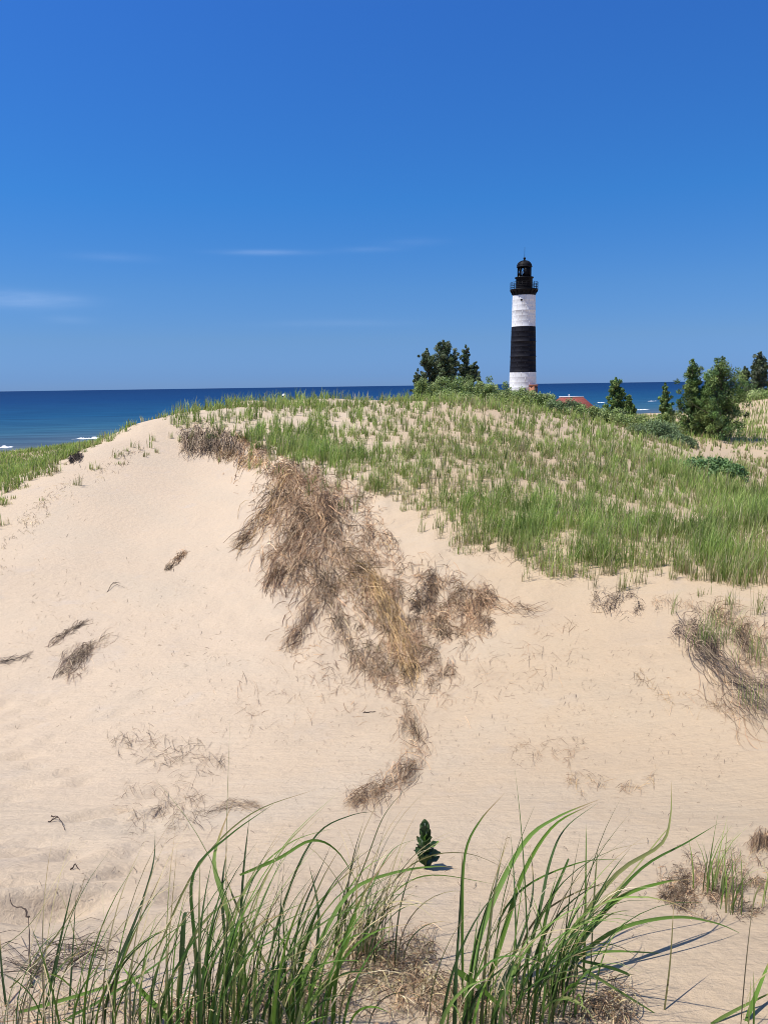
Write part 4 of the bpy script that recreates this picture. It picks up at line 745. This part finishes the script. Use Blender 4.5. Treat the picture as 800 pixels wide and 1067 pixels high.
# ------------------------------------------------------------------ far person behind the crest
def skin_body(name, verts, edges, radii, mat_, parent=None, sub=2):
    me = bpy.data.meshes.new(name); me.from_pydata(verts,edges,[]); o = bpy.data.objects.new(name,me); COL.objects.link(o); o.parent = parent
    o.modifiers.new('skin','SKIN'); sd = me.skin_vertices[0].data
    for k, r_ in enumerate(radii): sd[k].radius = r_ if isinstance(r_,tuple) else (r_,r_)
    sd[0].use_root = True; s_ = o.modifiers.new('sub','SUBSURF'); s_.levels = s_.render_levels = sub; me.materials.append(mat_)
    dg = bpy.context.evaluated_depsgraph_get(); nm = bpy.data.meshes.new_from_object(o.evaluated_get(dg)); o.modifiers.clear(); o.data = nm
    for p in nm.polygons: p.use_smooth = True
    return o
def person():
    Y = 51.5; x = float(P(296,411,Y)[0]); ht = float(P(296,409.2,Y)[2]); z = float(H(x,Y)); s = min(1.9,max(1.5,ht-z))/1.75; print('person',ht-z)
    M_skin = noisy('skin',(.42,.22,.14),(.48,.26,.17),6,.6); M_shirt = noisy('shirt',(.46,.17,.06),(.52,.2,.08),5,.9); M_hair = noisy('hair',(.015,.012,.01),(.03,.025,.02),20,.7); M_cap = noisy('cap',(.75,.75,.75),(.82,.82,.82),8,.9); M_short = noisy('shorts',(.03,.04,.07),(.045,.055,.09),6,.9)
    root = empty('person',(x,Y,z),'distant person in orange shirt and white cap beyond the grassy crest','person'); root.scale = (s,s,s)
    V_ = [(0,0,.95),(0,0,1.12),(0,0,1.30),(0,0,1.43),(0,0,1.53),(0,-.01,1.62),(0,-.01,1.70),(.19,0,1.40),(.25,.02,1.13),(.23,-.05,.90),(.23,-.08,.80),(-.19,0,1.40),(-.25,.02,1.13),(-.23,-.05,.90),(-.23,-.08,.80),(.10,0,.88),(.11,-.01,.50),(.11,.01,.09),(.11,-.14,.04),(-.10,0,.88),(-.11,-.01,.50),(-.11,.01,.09),(-.11,-.14,.04)]
    E = [(0,1),(1,2),(2,3),(3,4),(4,5),(5,6),(3,7),(7,8),(8,9),(9,10),(3,11),(11,12),(12,13),(13,14),(0,15),(15,16),(16,17),(17,18),(0,19),(19,20),(20,21),(21,22)]
    rd = [(.15,.11),(.14,.10),(.17,.11),(.13,.09),.055,(.085,.10),(.075,.09),.06,.045,.036,.03,.06,.045,.036,.03,.095,.06,.04,.03,.095,.06,.04,.03]
    b = skin_body('body',V_,E,rd,M_skin,root)
    T = [(0,0,.93),(0,0,1.12),(0,0,1.30),(0,0,1.42),(.20,0,1.41),(.245,.015,1.22),(-.20,0,1.41),(-.245,.015,1.22)]; skin_body('shirt',T,[(0,1),(1,2),(2,3),(3,4),(4,5),(3,6),(6,7)],[(.17,.13),(.16,.12),(.19,.13),(.13,.10),.085,.07,.085,.07],M_shirt,root)
    skin_body('shorts',[(0,0,.95),(.10,0,.86),(.115,0,.55),(-.10,0,.86),(-.115,0,.55)],[(0,1),(1,2),(0,3),(3,4)],[(.165,.125),.115,.09,.115,.09],M_short,root)
    MB().lathe([(.098,1.60),(.106,1.66),(.10,1.70)],20,(0,.012,0)).build('hair',M_hair,root,True)
    m = MB().lathe([(.11,1.69),(.112,1.72),(.10,1.78),(.06,1.815),(.01,1.82)],20,(0,0,0),cap1=True); m.box(-.07,.07,-.21,-.09,1.688,1.702); m.build('cap',M_cap,root,True)
person()

# ------------------------------------------------------------------ light, sky
SUN = np.array([-.43,-.06,.90]); SUN = SUN/np.linalg.norm(SUN); elev = math.asin(SUN[2]); azi = math.atan2(SUN[0],SUN[1])
ld = bpy.data.lights.new('sun','SUN'); ld.energy = 4.0; ld.angle = R(.53); ld.color = (1,.955,.88); lo = bpy.data.objects.new('sun',ld); COL.objects.link(lo); lo.rotation_euler = Vector(SUN.tolist()).to_track_quat('Z','Y').to_euler(); lo.location = (0,0,60)
wd_ = bpy.data.worlds.new('World'); SC.world = wd_; wd_.use_nodes = True; nt = wd_.node_tree; L = nt.links.new; bg = nt.nodes['Background']
sky = N(nt,'ShaderNodeTexSky',sky_type='NISHITA'); sky.sun_disc = False; sky.sun_elevation = elev; sky.sun_rotation = azi % (2*math.pi); sky.altitude = 200; sky.air_density = 1.0; sky.dust_density = .15; sky.ozone_density = 3.0
tc = N(nt,'ShaderNodeTexCoord'); sx = N(nt,'ShaderNodeSeparateXYZ'); L(tc.outputs['Generated'],sx.inputs[0])
# clear dry air: deeper blue than the model's standard atmosphere
rp = ramp(nt,sx.outputs['Z'],[(0,(.143,.275,.69)),(.014,(.142,.275,.672)),(.058,(.180,.304,.57)),(.118,(.178,.345,.595)),(.22,(.130,.386,.69)),(.407,(.150,.411,.81)),(.62,(.30,.50,.80)),(1,(.6,.75,.95))]); mu = N(nt,'ShaderNodeMix',data_type='RGBA',blend_type='MULTIPLY'); mu.inputs[0].default_value = 1; L(sky.outputs[0],mu.inputs[6]); L(rp.outputs[0],mu.inputs[7]); last = mu.outputs[2]
# a few faint cirrus wisps at infinity
mpn = N(nt,'ShaderNodeMapping'); mpn.inputs['Scale'].default_value = (9,9,70); L(tc.outputs['Generated'],mpn.inputs[0]); nz = N(nt,'ShaderNodeTexNoise',i_Scale=1.0,i_Detail=5,i_Roughness=.6); L(mpn.outputs[0],nz.inputs[0])
tot = None
for (u, v, wu, wv_, st) in ((20,312,52,8,.11),(280,263,42,2.6,.10),(385,260,32,3,.035),(120,268,36,4,.035),(350,337,70,4,.03),(72,333,22,4,.03),(430,252,30,4,.03)):
    c = ray(u,v); c = c/np.linalg.norm(c); e = np.array([c[1],-c[0],0]); e /= np.linalg.norm(e); up_ = np.cross(e,c); comb = None
    for axv, sc_ in ((e,wu/F),(up_,wv_/F)):
        d = N(nt,'ShaderNodeVectorMath',operation='DOT_PRODUCT'); L(tc.outputs['Generated'],d.inputs[0]); d.inputs[1].default_value = (axv/sc_).tolist(); s_ = N(nt,'ShaderNodeMath',operation='SUBTRACT',i_1=float(np.dot(axv/sc_,c))); L(d.outputs['Value'],s_.inputs[0]); p2 = N(nt,'ShaderNodeMath',operation='MULTIPLY'); L(s_.outputs[0],p2.inputs[0]); L(s_.outputs[0],p2.inputs[1])
        if comb is None: comb = p2.outputs[0]
        else: ad = N(nt,'ShaderNodeMath',operation='ADD'); L(comb,ad.inputs[0]); L(p2.outputs[0],ad.inputs[1]); comb = ad.outputs[0]
    ng = N(nt,'ShaderNodeMath',operation='MULTIPLY',i_1=-1.2); L(comb,ng.inputs[0]); ex = N(nt,'ShaderNodeMath',operation='EXPONENT'); L(ng.outputs[0],ex.inputs[0]); ms = N(nt,'ShaderNodeMath',operation='MULTIPLY',i_1=st); L(ex.outputs[0],ms.inputs[0])
    if tot is None: tot = ms.outputs[0]
    else: ad = N(nt,'ShaderNodeMath',operation='ADD'); L(tot,ad.inputs[0]); L(ms.outputs[0],ad.inputs[1]); tot = ad.outputs[0]
nr_ = ramp(nt,nz.outputs[0],[(.3,(.25,.25,.25)),(.7,(1,1,1))]); mm = N(nt,'ShaderNodeMath',operation='MULTIPLY'); L(tot,mm.inputs[0]); L(nr_.outputs[0],mm.inputs[1]); mc = N(nt,'ShaderNodeMix',data_type='RGBA'); L(mm.outputs[0],mc.inputs[0]); L(last,mc.inputs[6]); mc.inputs[7].default_value = (7.5,8,9,1)
L(mc.outputs[2],bg.inputs[0]); bg.inputs[1].default_value = .12
SC.view_settings.view_transform = 'Standard'; SC.view_settings.look = 'None'; SC.view_settings.gamma = 1; SC.view_settings.use_curve_mapping = False; SC.view_settings.exposure = .57
SC.cycles.filter_width = 1.0; SC.cycles.max_bounces = 8; SC.cycles.transparent_max_bounces = 12
